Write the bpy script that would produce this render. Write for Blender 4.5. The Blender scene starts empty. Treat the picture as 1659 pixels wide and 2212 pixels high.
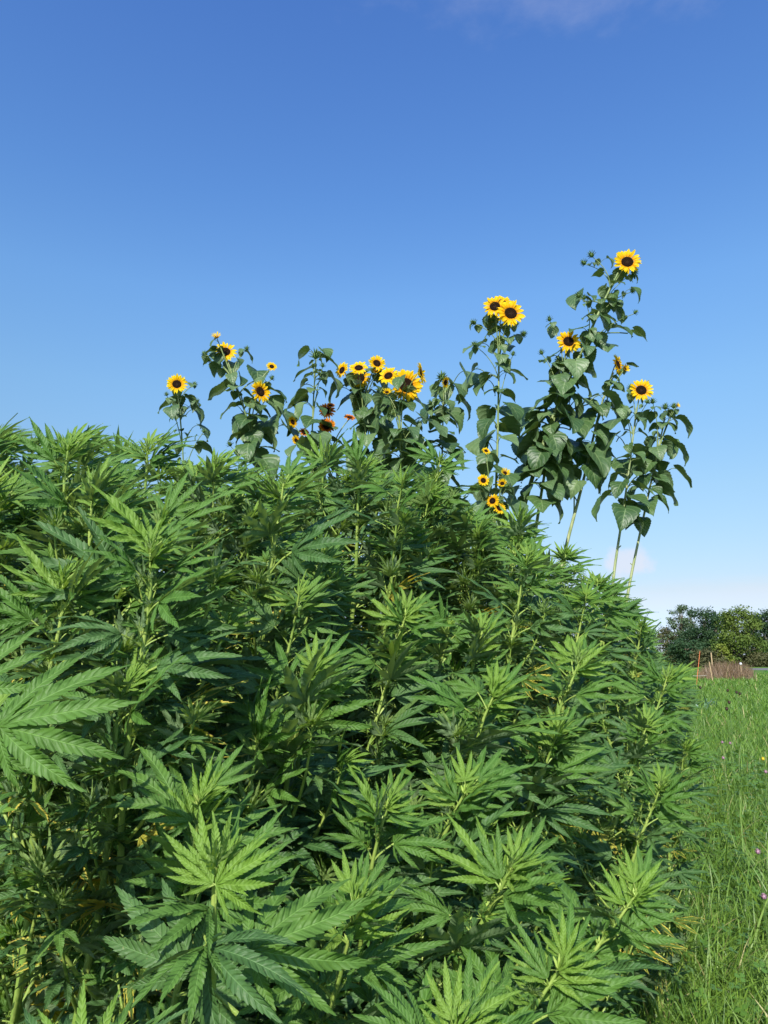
import bpy, math, random
import numpy as np
from mathutils import Vector, Matrix
R = math.radians
S = bpy.context.scene
COL = S.collection

# ---------------------------------------------------------------- camera, sky, sun, exposure
S.render.resolution_x, S.render.resolution_y = 768, 1024
EYE = 1.6
LENS, PITCH = 26.0, 10.94
F = 1024 * LENS / 36
cam = bpy.data.objects.new('camera', bpy.data.cameras.new('camera'))
COL.objects.link(cam)
cam.data.sensor_fit = 'VERTICAL'; cam.data.sensor_height = 36; cam.data.lens = LENS
cam.data.clip_start = 0.02; cam.data.clip_end = 6000
cam.location = (0, 0, EYE); cam.rotation_euler = (R(90 + PITCH), 0, 0)
S.camera = cam
SUN_AZ, SUN_EL = R(194), R(38)          # azimuth clockwise from +Y
sund = Vector((math.sin(SUN_AZ) * math.cos(SUN_EL), math.cos(SUN_AZ) * math.cos(SUN_EL), math.sin(SUN_EL)))
w = bpy.data.worlds.new("World"); S.world = w; w.use_nodes = True
nt = w.node_tree; nd = nt.nodes; lk = nt.links
bg = nd['Background']; bg.inputs['Strength'].default_value = 0.135
sky = nd.new('ShaderNodeTexSky'); sky.sky_type = 'NISHITA'; sky.sun_disc = False
sky.sun_elevation = SUN_EL; sky.sun_rotation = SUN_AZ
sky.air_density = 1.0; sky.dust_density = 0.6; sky.ozone_density = 3.0
# clouds, placed by direction in the sky: a small cumulus low on the right and thin cirrus high up
tc = nd.new('ShaderNodeTexCoord')
def vmath(op, a=None, b=None):
    n = nd.new('ShaderNodeVectorMath'); n.operation = op
    for i, v in enumerate((a, b)):
        if v is None: continue
        if hasattr(v, 'is_output'): lk.new(v, n.inputs[i])
        else: n.inputs[i].default_value = v
    return n
def wmath(op, a, b=None, clamp=False):
    n = nd.new('ShaderNodeMath'); n.operation = op; n.use_clamp = clamp
    for i, v in enumerate((a, b)):
        if v is None: continue
        if hasattr(v, 'is_output'): lk.new(v, n.inputs[i])
        else: n.inputs[i].default_value = v
    return n.outputs[0]
cp, sp = math.cos(R(PITCH)), math.sin(R(PITCH))
def ray(px, py):                        # direction for a point given in a 1659 x 2212 grid over the picture
    u = (px * 768 / 1659 - 384) / F; v = (512 - py * 768 / 1659) / F
    return Vector((u, cp - v * sp, sp + v * cp))
def P(px, py, d):                       # the point at depth d (metres along +Y)
    r = ray(px, py); r = r * (d / r.y)
    return Vector((r.x, r.y, r.z + EYE))
dirn = vmath('NORMALIZE', tc.outputs['Generated']).outputs[0]
def cloud(cdir, radii, scale, lo, hi, stretch=(1, 1, 1)):
    c = Vector(cdir).normalized()
    d = vmath('SUBTRACT', dirn, tuple(c)).outputs[0]
    d2 = vmath('DIVIDE', d, radii).outputs[0]
    ln = vmath('LENGTH', d2).outputs['Value']
    mask = wmath('SUBTRACT', 1.0, ln, True)
    st = vmath('MULTIPLY', dirn, stretch).outputs[0]
    nz = nd.new('ShaderNodeTexNoise'); nz.inputs['Scale'].default_value = scale; nz.inputs['Detail'].default_value = 7
    nz.inputs['Roughness'].default_value = 0.6
    lk.new(st, nz.inputs['Vector'])
    s = wmath('MULTIPLY_ADD', nz.outputs['Fac'], 1.0)
    s = wmath('ADD', wmath('MULTIPLY', mask, 0.9), nz.outputs['Fac'])
    mr = nd.new('ShaderNodeMapRange'); mr.interpolation_type = 'SMOOTHSTEP'; lk.new(s, mr.inputs['Value'])
    mr.inputs['From Min'].default_value = lo; mr.inputs['From Max'].default_value = hi
    return wmath('MULTIPLY', mr.outputs[0], wmath('MINIMUM', wmath('MULTIPLY', mask, 4.0), 1.0))
c1 = wmath('MULTIPLY', cloud(ray(1358, 1212), (.052, .06, .036), 30, .80, 1.15), .62)
c2 = wmath('MULTIPLY', cloud(ray(1450, -140), (.50, .30, .085), 13, .78, 1.4, (1.2, 1, 2.6)), .14)
c3 = wmath('MULTIPLY', cloud(ray(1600, 1290), (.22, .30, .035), 9, .55, 1.3, (1, 1, 4)), .30)
cf = wmath('MAXIMUM', wmath('MAXIMUM', c1, c2), c3)
mx = nd.new('ShaderNodeMix'); mx.data_type = 'RGBA'
hs = nd.new('ShaderNodeHueSaturation'); hs.inputs['Saturation'].default_value = 1.12
lk.new(sky.outputs[0], hs.inputs['Color'])
# the air of that morning: deeper blue high up, less glare at the horizon than the sky model gives
rp = nd.new('ShaderNodeValToRGB'); sz_ = nd.new('ShaderNodeSeparateXYZ'); lk.new(dirn, sz_.inputs[0]); lk.new(sz_.outputs[2], rp.inputs[0])
stops = [(.0, (.54, .60, .88)), (.03, (.56, .61, .88)), (.08, (.64, .57, .60)), (.206, (.87, .81, .72)), (.335, (1.01, 1.03, .95)), (.45, (1.02, 1.12, 1.14)), (.556, (.88, 1.04, 1.20)), (.712, (.77, .94, 1.25))]
for i, (q, c) in enumerate(stops):
    el = rp.color_ramp.elements[i] if i < 2 else rp.color_ramp.elements.new(q)
    el.position = q; el.color = tuple(v / 1.25 for v in c) + (1,)
m1 = vmath('MULTIPLY', hs.outputs[0], rp.outputs[0]); m2 = vmath('MULTIPLY', m1.outputs[0], (1.25, 1.25, 1.25))
lk.new(cf, mx.inputs[0]); lk.new(m2.outputs[0], mx.inputs[6]); mx.inputs[7].default_value = (4.1, 4.05, 4.5, 1)
lk.new(mx.outputs[2], bg.inputs['Color'])
sun = bpy.data.objects.new('sun', bpy.data.lights.new('sun', 'SUN')); COL.objects.link(sun)
sun.data.energy = 4.2; sun.data.angle = R(0.5); sun.data.color = (1.0, .95, .86)
sun.rotation_euler = sund.to_track_quat('Z', 'Y').to_euler(); sun.location = (-20, -20, 20)
S.view_settings.view_transform = 'Standard'; S.view_settings.look = 'None'
S.view_settings.exposure = 0.6; S.view_settings.gamma = 1.0

# ---------------------------------------------------------------- tagging
def tag(o, label=None, cat=None, group=None, kind=None):
    if label: o['label'] = label
    if cat: o['category'] = cat
    if group: o['group'] = group
    if kind: o['kind'] = kind
    return o
def empty(name, loc):
    o = bpy.data.objects.new(name, None); COL.objects.link(o); o.location = loc
    o.empty_display_size = .1
    return o
def link(name, me, parent=None, mat=None):
    o = bpy.data.objects.new(name, me); COL.objects.link(o)
    if parent: o.parent = parent
    if mat is not None: o.matrix_local = mat
    return o

# ---------------------------------------------------------------- materials
def newmat(name):
    m = bpy.data.materials.new(name); m.use_nodes = True
    return m, m.node_tree.nodes, m.node_tree.links
class NB:                                # tiny node builder
    def __init__(s, m): s.n = m.node_tree.nodes; s.l = m.node_tree.links
    def _in(s, sock, v):
        if v is None: return
        if hasattr(v, 'is_output'): s.l.new(v, sock)
        else: sock.default_value = v
    def math(s, op, a, b=None, c=None, clamp=False):
        n = s.n.new('ShaderNodeMath'); n.operation = op; n.use_clamp = clamp
        s._in(n.inputs[0], a); s._in(n.inputs[1], b); s._in(n.inputs[2], c)
        return n.outputs[0]
    def mix(s, f, a, b, mode='MIX'):
        n = s.n.new('ShaderNodeMix'); n.data_type = 'RGBA'; n.blend_type = mode
        s._in(n.inputs[0], f)
        for k, v in ((6, a), (7, b)):
            if isinstance(v, tuple) and len(v) == 3: v = v + (1,)
            s._in(n.inputs[k], v)
        return n.outputs[2]
    def noise(s, scale, detail=3, vec=None, rough=.55):
        n = s.n.new('ShaderNodeTexNoise'); n.inputs['Scale'].default_value = scale
        n.inputs['Detail'].default_value = detail; n.inputs['Roughness'].default_value = rough
        if vec is not None: s.l.new(vec, n.inputs['Vector'])
        return n.outputs['Fac']
    def rng(s, v, a, b, c=0., d=1., smooth=True):
        n = s.n.new('ShaderNodeMapRange'); s._in(n.inputs[0], v)
        if smooth: n.interpolation_type = 'SMOOTHSTEP'
        for i, x in enumerate((a, b, c, d)): n.inputs[i + 1].default_value = x
        return n.outputs[0]
    def bump(s, h, strength, dist):
        n = s.n.new('ShaderNodeBump'); n.inputs['Strength'].default_value = strength
        n.inputs['Distance'].default_value = dist; s.l.new(h, n.inputs['Height'])
        return n.outputs[0]
def leaf_shader(nb, colour, normal=None, trans=.35, rough=.55, spec=.35, tcol=(1.35, 1.35, .5)):
    """upper side reflects, light also comes through the blade"""
    p = nb.n['Principled BSDF']; out = nb.n['Material Output']
    nb.l.new(colour, p.inputs['Base Color']); p.inputs['Roughness'].default_value = rough
    p.inputs['Specular IOR Level'].default_value = spec
    tr = nb.n.new('ShaderNodeBsdfTranslucent')
    nb.l.new(nb.mix(1.0, colour, tcol, 'MULTIPLY'), tr.inputs['Color'])
    ms = nb.n.new('ShaderNodeMixShader'); ms.inputs[0].default_value = trans
    nb.l.new(p.outputs[0], ms.inputs[1]); nb.l.new(tr.outputs[0], ms.inputs[2])
    nb.l.new(ms.outputs[0], out.inputs['Surface'])
    if normal is not None: nb.l.new(normal, p.inputs['Normal'])
    p.inputs['Sheen Weight'].default_value = 0.0
def uvparts(nb):
    uv = nb.n.new('ShaderNodeUVMap'); uv.uv_map = 'UVMap'
    sp_ = nb.n.new('ShaderNodeSeparateXYZ'); nb.l.new(uv.outputs[0], sp_.inputs[0])
    t, v = sp_.outputs[0], sp_.outputs[1]
    a = nb.math('MULTIPLY', nb.math('ABSOLUTE', nb.math('SUBTRACT', v, .5)), 2.0)
    return t, v, a
def hemp_mat(name, col, col2, edge=None, nveins=13, trans=.3, under=(.16, .23, .12)):
    m, _, _ = newmat(name); nb = NB(m)
    t, v, a = uvparts(nb)
    ph = nb.math('MULTIPLY', nb.math('SUBTRACT', t, nb.math('MULTIPLY', a, .085)), float(nveins))
    fr = nb.math('FRACT', ph)
    pp = nb.math('PINGPONG', ph, .5)                     # 0 at the vein, .5 between
    crease = nb.rng(pp, .0, .13, 1., 0.)
    rib = nb.rng(a, .02, .09, 1., 0.)
    oi = nb.n.new('ShaderNodeObjectInfo')
    nz = nb.noise(3.0, 3, None)
    geo = nb.n.new('ShaderNodeNewGeometry')
    big = nb.n.new('ShaderNodeTexNoise'); big.inputs['Scale'].default_value = 5.0; nb.l.new(geo.outputs['Position'], big.inputs['Vector'])
    base = nb.mix(nb.rng(nb.math('ADD', nb.math('MULTIPLY', oi.outputs['Random'], .5), nb.math('MULTIPLY', big.outputs['Fac'], .6)), .3, .9), col, col2)
    isl = geo.outputs['Random Per Island']
    base = nb.mix(nb.rng(isl, .0, 1., .42, .0, False), base, tuple(c * .62 for c in col))          # no two blades quite alike
    base = nb.mix(nb.rng(isl, .86, 1., .0, .35), base, (col2[0] * 1.7, col2[1] * 1.25, col2[2]))
    sp2 = nb.n.new('ShaderNodeTexNoise'); sp2.inputs['Scale'].default_value = 320; sp2.inputs['Detail'].default_value = 2
    nb.l.new(geo.outputs['Position'], sp2.inputs['Vector'])
    spots = nb.math('MULTIPLY', nb.rng(sp2.outputs['Fac'], .66, .72), nb.rng(big.outputs['Fac'], .45, .6))
    base = nb.mix(nb.math('MULTIPLY', spots, .5), base, (.30, .30, .12))
    base = nb.mix(nb.math('MULTIPLY', crease, .32), base, tuple(c * .42 for c in col))
    base = nb.mix(nb.math('MULTIPLY', rib, .55), base, tuple(min(1, c * 1.55 + .03) for c in col2))
    if edge:
        n2 = nb.n.new('ShaderNodeTexNoise'); n2.inputs['Scale'].default_value = 45; n2.inputs['Detail'].default_value = 4
        nb.l.new(geo.outputs['Position'], n2.inputs['Vector'])
        s = nb.math('ADD', nb.math('MULTIPLY', a, edge[1]), nb.math('ADD', nb.math('MULTIPLY', t, .35), nb.math('MULTIPLY', n2.outputs['Fac'], .9)))
        base = nb.mix(nb.rng(s, edge[2], edge[2] + .25), base, edge[0])
        base = nb.mix(nb.rng(s, edge[2] + .38, edge[2] + .55), base, (.26, .15, .06))
    # the underside of the blade is paler and matt
    base = nb.mix(nb.math('MULTIPLY', geo.outputs['Backfacing'], .75), base, under)
    h = nb.math('ADD', nb.math('MULTIPLY', nb.rng(pp, 0, .3), 1.0), nb.math('MULTIPLY', rib, -.8))
    leaf_shader(nb, base, nb.bump(h, .40, .003), trans, .54, .36)
    return m
M = {}
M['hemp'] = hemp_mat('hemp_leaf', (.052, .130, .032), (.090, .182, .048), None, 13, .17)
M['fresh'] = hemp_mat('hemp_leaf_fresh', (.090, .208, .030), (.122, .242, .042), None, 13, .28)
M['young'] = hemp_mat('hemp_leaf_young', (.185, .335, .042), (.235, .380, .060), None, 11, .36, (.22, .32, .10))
M['edge'] = hemp_mat('hemp_leaf_yellowing', (.075, .155, .025), (.12, .20, .03), ((.58, .50, .07), .9, 1.14), 13, .3)
M['yellow'] = hemp_mat('hemp_leaf_yellow', (.38, .40, .06), (.62, .54, .07), ((.55, .38, .06), .8, 1.15), 13, .35, (.5, .4, .1))
def stem_mat(name, c1, c2, scale=(60, 60, 4), rough=.5):
    m, _, _ = newmat(name); nb = NB(m)
    t_ = nb.n.new('ShaderNodeTexCoord'); mp = nb.n.new('ShaderNodeMapping'); mp.inputs['Scale'].default_value = scale
    nb.l.new(t_.outputs['Object'], mp.inputs['Vector'])
    nz = nb.noise(1.0, 4, mp.outputs[0])
    g2 = nb.noise(9.0, 2, t_.outputs['Object'])
    c = nb.mix(nb.rng(nz, .35, .65), c1, c2)
    c = nb.mix(nb.rng(g2, .5, .75, 0., .5), c, tuple(x * .6 for x in c1))
    p = nb.n['Principled BSDF']; nb.l.new(c, p.inputs['Base Color']); p.inputs['Roughness'].default_value = rough
    p.inputs['Specular IOR Level'].default_value = .35
    nb.l.new(nb.bump(nz, .5, .002), p.inputs['Normal'])
    return m
M['hstem'] = stem_mat('hemp_stem', (.17, .27, .045), (.30, .39, .085))
M['tuft'] = stem_mat('hemp_shoot', (.26, .40, .06), (.40, .50, .12), (80, 80, 80))
M['sstem'] = stem_mat('sunflower_stem', (.13, .20, .06), (.26, .32, .12))
M['sstem_pale'] = stem_mat('sunflower_stem_pale', (.21, .27, .11), (.36, .39, .19))
def sunleaf_mat(name, col, col2):
    m, _, _ = newmat(name); nb = NB(m)
    t, v, a = uvparts(nb)
    ph = nb.math('MULTIPLY', nb.math('SUBTRACT', t, nb.math('MULTIPLY', nb.math('POWER', a, 1.3), .42)), 5.0)
    pp = nb.math('PINGPONG', ph, .5)
    vein = nb.rng(pp, .02, .11, 1., 0.); rib = nb.rng(a, .015, .06, 1., 0.)
    geo = nb.n.new('ShaderNodeNewGeometry'); oi = nb.n.new('ShaderNodeObjectInfo')
    nz = nb.n.new('ShaderNodeTexNoise'); nz.inputs['Scale'].default_value = 40; nz.inputs['Detail'].default_value = 4
    nb.l.new(geo.outputs['Position'], nz.inputs['Vector'])
    base = nb.mix(nb.rng(nb.math('ADD', nb.math('MULTIPLY', oi.outputs['Random'], .6), nb.math('MULTIPLY', nz.outputs['Fac'], .5)), .3, .9), col, col2)
    base = nb.mix(nb.math('MULTIPLY', nb.math('MAXIMUM', nb.math('MULTIPLY', vein, .5), rib), .55), base, (.24, .33, .14))
    base = nb.mix(nb.math('MULTIPLY', geo.outputs['Backfacing'], .6), base, (.13, .19, .09))
    h = nb.math('ADD', nb.math('MULTIPLY', nb.rng(pp, 0, .4), .8), nb.math('MULTIPLY', nz.outputs['Fac'], .5))
    leaf_shader(nb, base, nb.bump(h, .35, .005), .16, .45, .45)
    return m
M['sleaf'] = sunleaf_mat('sunflower_leaf', (.065, .125, .045), (.120, .195, .075))
M['sleaf_d'] = sunleaf_mat('sunflower_leaf_deep', (.040, .090, .025), (.075, .140, .040))
def petal_mat(name, inner, mid, tip):
    m, _, _ = newmat(name); nb = NB(m)
    t, v, a = uvparts(nb)
    c = nb.mix(nb.rng(t, .15, .45), inner, mid); c = nb.mix(nb.rng(t, .55, .95), c, tip)
    st = nb.math('PINGPONG', nb.math('MULTIPLY', v, 5.0), .5)
    c = nb.mix(nb.rng(st, 0, .25, .22, 0.), c, tuple(x * .6 for x in mid))
    leaf_shader(nb, c, nb.bump(st, .3, .002), .42, .6, .2, (1.15, 1.0, .7))
    return m
M['petal'] = petal_mat('yellow_petal', (.86, .46, .004), (.90, .66, .006), (.92, .76, .02))
M['petal_o'] = petal_mat('golden_petal', (.84, .42, .004), (.90, .62, .005), (.92, .72, .02))
M['petal_r'] = petal_mat('bronze_petal', (.30, .05, .008), (.72, .24, .01), (.90, .58, .02))
def disc_mat(name, c1, c2, c3):
    m, _, _ = newmat(name); nb = NB(m)
    t, v, a = uvparts(nb)
    t_ = nb.n.new('ShaderNodeTexCoord')
    vo = nb.n.new('ShaderNodeTexVoronoi'); vo.inputs['Scale'].default_value = 60; nb.l.new(t_.outputs['Object'], vo.inputs['Vector'])
    c = nb.mix(nb.rng(t, .0, .38), c1, c2); c = nb.mix(nb.rng(t, .62, .9), c, c3)
    c = nb.mix(nb.rng(vo.outputs['Distance'], .0, .6, .45, 0.), c, (.10, .05, .02))
    p = nb.n['Principled BSDF']; nb.l.new(c, p.inputs['Base Color']); p.inputs['Roughness'].default_value = .9
    p.inputs['Specular IOR Level'].default_value = .1
    nb.l.new(nb.bump(vo.outputs['Distance'], 1.0, .006), p.inputs['Normal'])
    return m
M['disc'] = disc_mat('brown_disc', (.050, .030, .018), (.022, .010, .006), (.060, .016, .006))
M['sepal'] = stem_mat('green_sepal', (.075, .150, .035), (.150, .240, .060), (90, 90, 90))
def ground_mat(name, a, b, c, s1, s2, bump=.02):
    m, _, _ = newmat(name); nb = NB(m)
    t_ = nb.n.new('ShaderNodeTexCoord')
    n1 = nb.noise(s1, 5, t_.outputs['Object']); n2 = nb.noise(s2, 6, t_.outputs['Object'], .7)
    col = nb.mix(nb.rng(n1, .35, .65), a, b); col = nb.mix(nb.rng(n2, .45, .7), col, c)
    p = nb.n['Principled BSDF']; nb.l.new(col, p.inputs['Base Color']); p.inputs['Roughness'].default_value = .95
    p.inputs['Specular IOR Level'].default_value = .1
    nb.l.new(nb.bump(n2, .9, bump), p.inputs['Normal'])
    return m
M['ground'] = ground_mat('meadow_ground', (.085, .165, .028), (.120, .215, .036), (.065, .125, .022), .25, 14.)
M['soil'] = ground_mat('field_soil', (.045, .035, .022), (.07, .055, .035), (.020, .018, .012), 2.0, 22.)
M['road'] = ground_mat('road_asphalt', (.17, .165, .165), (.21, .205, .20), (.14, .135, .135), .5, 20., .003)
def blade_mat(name, c1, c2, c3, trans=.3):
    m, _, _ = newmat(name); nb = NB(m)
    t, v, a = uvparts(nb)
    at = nb.n.new('ShaderNodeAttribute'); at.attribute_name = 'tone'
    c = nb.mix(at.outputs['Fac'], c1, c2)
    c = nb.mix(nb.rng(at.outputs['Fac'], .93, .97), c, c3)
    c = nb.mix(nb.rng(a, 0., .2, .3, 0.), c, tuple(min(1, x * 1.5) for x in c2))
    leaf_shader(nb, c, None, trans, .45, .4)
    return m
M['grass'] = blade_mat('grass_blade', (.085, .180, .028), (.200, .325, .046), (.42, .38, .16))
M['lawn'] = blade_mat('lawn_blade', (.065, .180, .025), (.100, .235, .032), (.16, .24, .05))
M['clover'] = blade_mat('clover_leaf', (.075, .175, .030), (.135, .255, .045), (.18, .28, .06))
M['dry'] = blade_mat('dry_grass_blade', (.17, .105, .065), (.27, .185, .105), (.40, .33, .17), .2)
M['bluish'] = blade_mat('bluish_leaf', (.085, .17, .08), (.13, .23, .12), (.3, .4, .3), .15)
def flat(name, c, rough=.6):
    m, _, _ = newmat(name); nb = NB(m)
    t_ = nb.n.new('ShaderNodeTexCoord')
    nz = nb.noise(30, 4, t_.outputs['Object'])
    p = nb.n['Principled BSDF']; p.inputs['Roughness'].default_value = rough
    nb.l.new(nb.mix(nb.rng(nz, .3, .7), tuple(x * .75 for x in c), c), p.inputs['Base Color'])
    return m
M['orange'] = flat('orange_plastic', (.75, .20, .07)); M['wood'] = flat('pale_wood', (.50, .36, .20)); M['white'] = flat('white_plastic', (.8, .8, .82), .4)
M['rope'] = flat('pale_rope', (.55, .50, .40))
M['pink'] = flat('pink_clover', (.42, .24, .32)); M['ylw'] = flat('yellow_flower', (.85, .62, .03)); M['brown'] = flat('brown_seed', (.060, .028, .018))
M['bark'] = stem_mat('tree_bark', (.12, .095, .065), (.22, .18, .13), (3, 3, .6), .9)
def crown_mat(name, c1, c2):
    m, _, _ = newmat(name); nb = NB(m)
    at = nb.n.new('ShaderNodeAttribute'); at.attribute_name = 'tone'
    leaf_shader(nb, nb.mix(at.outputs['Fac'], c1, c2), None, .25, .6, .25)
    return m

# ---------------------------------------------------------------- geometry as quads in numpy
class G:
    def __init__(s, V=None, Q=None, U=None, m=None, T=None):
        s.V = np.zeros((0, 3)) if V is None else np.asarray(V, float).reshape(-1, 3)
        s.Q = np.zeros((0, 4), int) if Q is None else np.asarray(Q, int).reshape(-1, 4)
        n = len(s.Q)
        s.U = np.zeros((n, 4, 2)) if U is None else np.asarray(U, float).reshape(-1, 4, 2)
        s.m = np.zeros(n, int) if m is None else (np.full(n, m, int) if np.isscalar(m) else np.asarray(m, int))
        s.T = np.full(n, .5) if T is None else (np.full(n, T, float) if np.isscalar(T) else np.asarray(T, float))
    def tr(s, M4):
        A = np.array(M4)
        g = G(s.V @ A[:3, :3].T + A[:3, 3], s.Q, s.U, s.m, s.T)
        return g
def join(gs):
    gs = [g for g in gs if len(g.Q)]
    if not gs: return G()
    o, Q = 0, []
    for g in gs: Q.append(g.Q + o); o += len(g.V)
    return G(np.concatenate([g.V for g in gs]), np.concatenate(Q), np.concatenate([g.U for g in gs]),
             np.concatenate([g.m for g in gs]), np.concatenate([g.T for g in gs]))
def to_mesh(name, g, mats, smooth=True, tone=False):
    me = bpy.data.meshes.new(name)
    nv, nq = len(g.V), len(g.Q)
    me.vertices.add(nv); me.vertices.foreach_set('co', g.V.astype(np.float32).ravel())
    me.loops.add(nq * 4); me.loops.foreach_set('vertex_index', g.Q.astype(np.int32).ravel())
    me.polygons.add(nq); me.polygons.foreach_set('loop_start', np.arange(nq, dtype=np.int32) * 4)
    try: me.polygons.foreach_set('loop_total', np.full(nq, 4, np.int32))
    except Exception: pass
    me.polygons.foreach_set('use_smooth', np.full(nq, smooth))
    for m in mats: me.materials.append(m)
    me.polygons.foreach_set('material_index', g.m.astype(np.int32))
    uv = me.uv_layers.new(name='UVMap'); uv.data.foreach_set('uv', g.U.astype(np.float32).ravel())
    if tone:
        at = me.attributes.new('tone', 'FLOAT', 'FACE'); at.data.foreach_set('value', g.T.astype(np.float32))
    me.update(calc_edges=True); me.validate()
    return me
def grid(Pn, mat=0, tone=.5, flip=False, wrap=False):
    """Pn (rows, cols, 3) -> quads; u along rows, v across columns"""
    r, c = Pn.shape[:2]
    i, j = np.meshgrid(np.arange(r - 1), np.arange(c - 1), indexing='ij')
    a = i * c + j
    Q = np.stack([a, a + 1, a + c + 1, a + c], -1).reshape(-1, 4)
    u0, v0 = i / (r - 1), j / (c - 1); u1, v1 = (i + 1) / (r - 1), (j + 1) / (c - 1)
    U = np.stack([np.stack([u0, v0], -1), np.stack([u0, v1], -1), np.stack([u1, v1], -1), np.stack([u1, v0], -1)], 2).reshape(-1, 4, 2)
    if flip: Q = Q[:, ::-1]; U = U[:, ::-1]
    return G(Pn.reshape(-1, 3), Q, U, mat, tone)
def tube(pts, rad, n=6, mat=0):
    pts = np.array([tuple(p) for p in pts], float); k = len(pts)
    rad = np.array(rad, float) if not np.isscalar(rad) else np.full(k, rad)
    T = np.gradient(pts, axis=0); T /= np.linalg.norm(T, axis=1)[:, None] + 1e-9
    up = np.array([0, 0, 1.]) if abs(T[0][2]) < .9 else np.array([1., 0, 0])
    A = np.cross(T[0], up); A /= np.linalg.norm(A)
    an = np.linspace(0, 2 * np.pi, n + 1)
    out = np.zeros((k, n + 1, 3))
    for i in range(k):
        A = A - T[i] * np.dot(A, T[i]); A /= np.linalg.norm(A) + 1e-9
        B = np.cross(T[i], A)
        out[i] = pts[i] + rad[i] * (np.cos(an)[:, None] * A + np.sin(an)[:, None] * B)
    return grid(out, mat)
def lathe(prof, n=12, mat=0):            # profile of (r, z)
    an = np.linspace(0, 2 * np.pi, n + 1)
    pr = np.array(prof, float)
    out = np.stack([pr[:, 0:1] * np.cos(an), pr[:, 0:1] * np.sin(an), np.repeat(pr[:, 1:2], n + 1, 1)], -1)
    return grid(out, mat)
def bez(p0, p1, p2, n=8):
    p0, p1, p2 = (np.array(tuple(p), float) for p in (p0, p1, p2))
    t = np.linspace(0, 1, n)[:, None]
    return (1 - t) ** 2 * p0 + 2 * t * (1 - t) * p1 + t ** 2 * p2

# ---------------------------------------------------------------- hemp leaf
def leaflet(rg, L, W, teeth, droop, fold, twist, lod):
    if lod == 2:
        ts = np.array([0, .18, .4, .68, 1.0]); tooth = np.ones(5); edge_f = np.zeros(5)
    else:
        N = teeth
        i = np.arange(N)
        t0 = .10 + i / N * .86; t1 = t0 + .74 / N * .86
        ts = np.concatenate([[0, .05], np.stack([t0, t1], 1).ravel(), [.975, 1.0]])
        tooth = np.concatenate([[1, 1], np.tile([.89, 1.05], N), [1, 1]])
        edge_f = np.concatenate([[0, 0], np.tile([0, .36 / N], N), [0, 0]])
    wf = ts ** .95 * (1 - ts) ** 1.28 / (.426 ** .95 * .574 ** 1.28)
    wd = W * .5 * wf * tooth + .0012 * L + .012 * L * (ts < .12)
    ac = np.array([-1, 0, 1.]) if lod == 2 else np.array([-1, -.5, 0, .5, 1.])
    a = ac[None, :]; t = ts[:, None]
    x = a * wd[:, None]
    y = L * (t + edge_f[:, None] * np.abs(a) * .9)
    z = fold * np.abs(x) - fold * .25 * (np.abs(a) ** 2) * wd[:, None] + 0 * y
    wob = rg.uniform(0, 6.28)
    z = z + .010 * L * np.sin(t * 17 + wob) * np.abs(a) * np.sign(a)
    bendx = rg.uniform(-.10, .10) * L
    # bend down along a circular arc
    k = droop / L
    th = k * y
    yy = np.where(abs(k) > 1e-4, np.sin(th) / (k if abs(k) > 1e-4 else 1), y)
    zz = np.where(abs(k) > 1e-4, -(1 - np.cos(th)) / (k if abs(k) > 1e-4 else 1), 0)
    tw = twist * t
    X = x * np.cos(tw) - z * np.sin(tw) + bendx * t ** 2
    Z = x * np.sin(tw) + z * np.cos(tw)
    Pn = np.stack([X + 0 * yy, yy + Z * np.sin(th), zz + Z * np.cos(th)], -1)
    g = grid(Pn, 0)
    # true parameters for the veins
    r, c = Pn.shape[:2]; tv = (ts - .10) / .86 if lod != 2 else ts
    ii, jj = np.meshgrid(np.arange(r - 1), np.arange(c - 1), indexing='ij'); ii = ii.ravel(); jj = jj.ravel()
    vv = (ac + 1) / 2
    g.U = np.stack([np.stack([tv[ii], vv[jj]], -1), np.stack([tv[ii], vv[jj + 1]], -1),
                    np.stack([tv[ii + 1], vv[jj + 1]], -1), np.stack([tv[ii + 1], vv[jj]], -1)], 1)
    return g
def mrot(ax, ang): return np.array(Matrix.Rotation(ang, 4, ax))
def mtr(x, y, z): return np.array(Matrix.Translation((x, y, z)))
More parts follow.
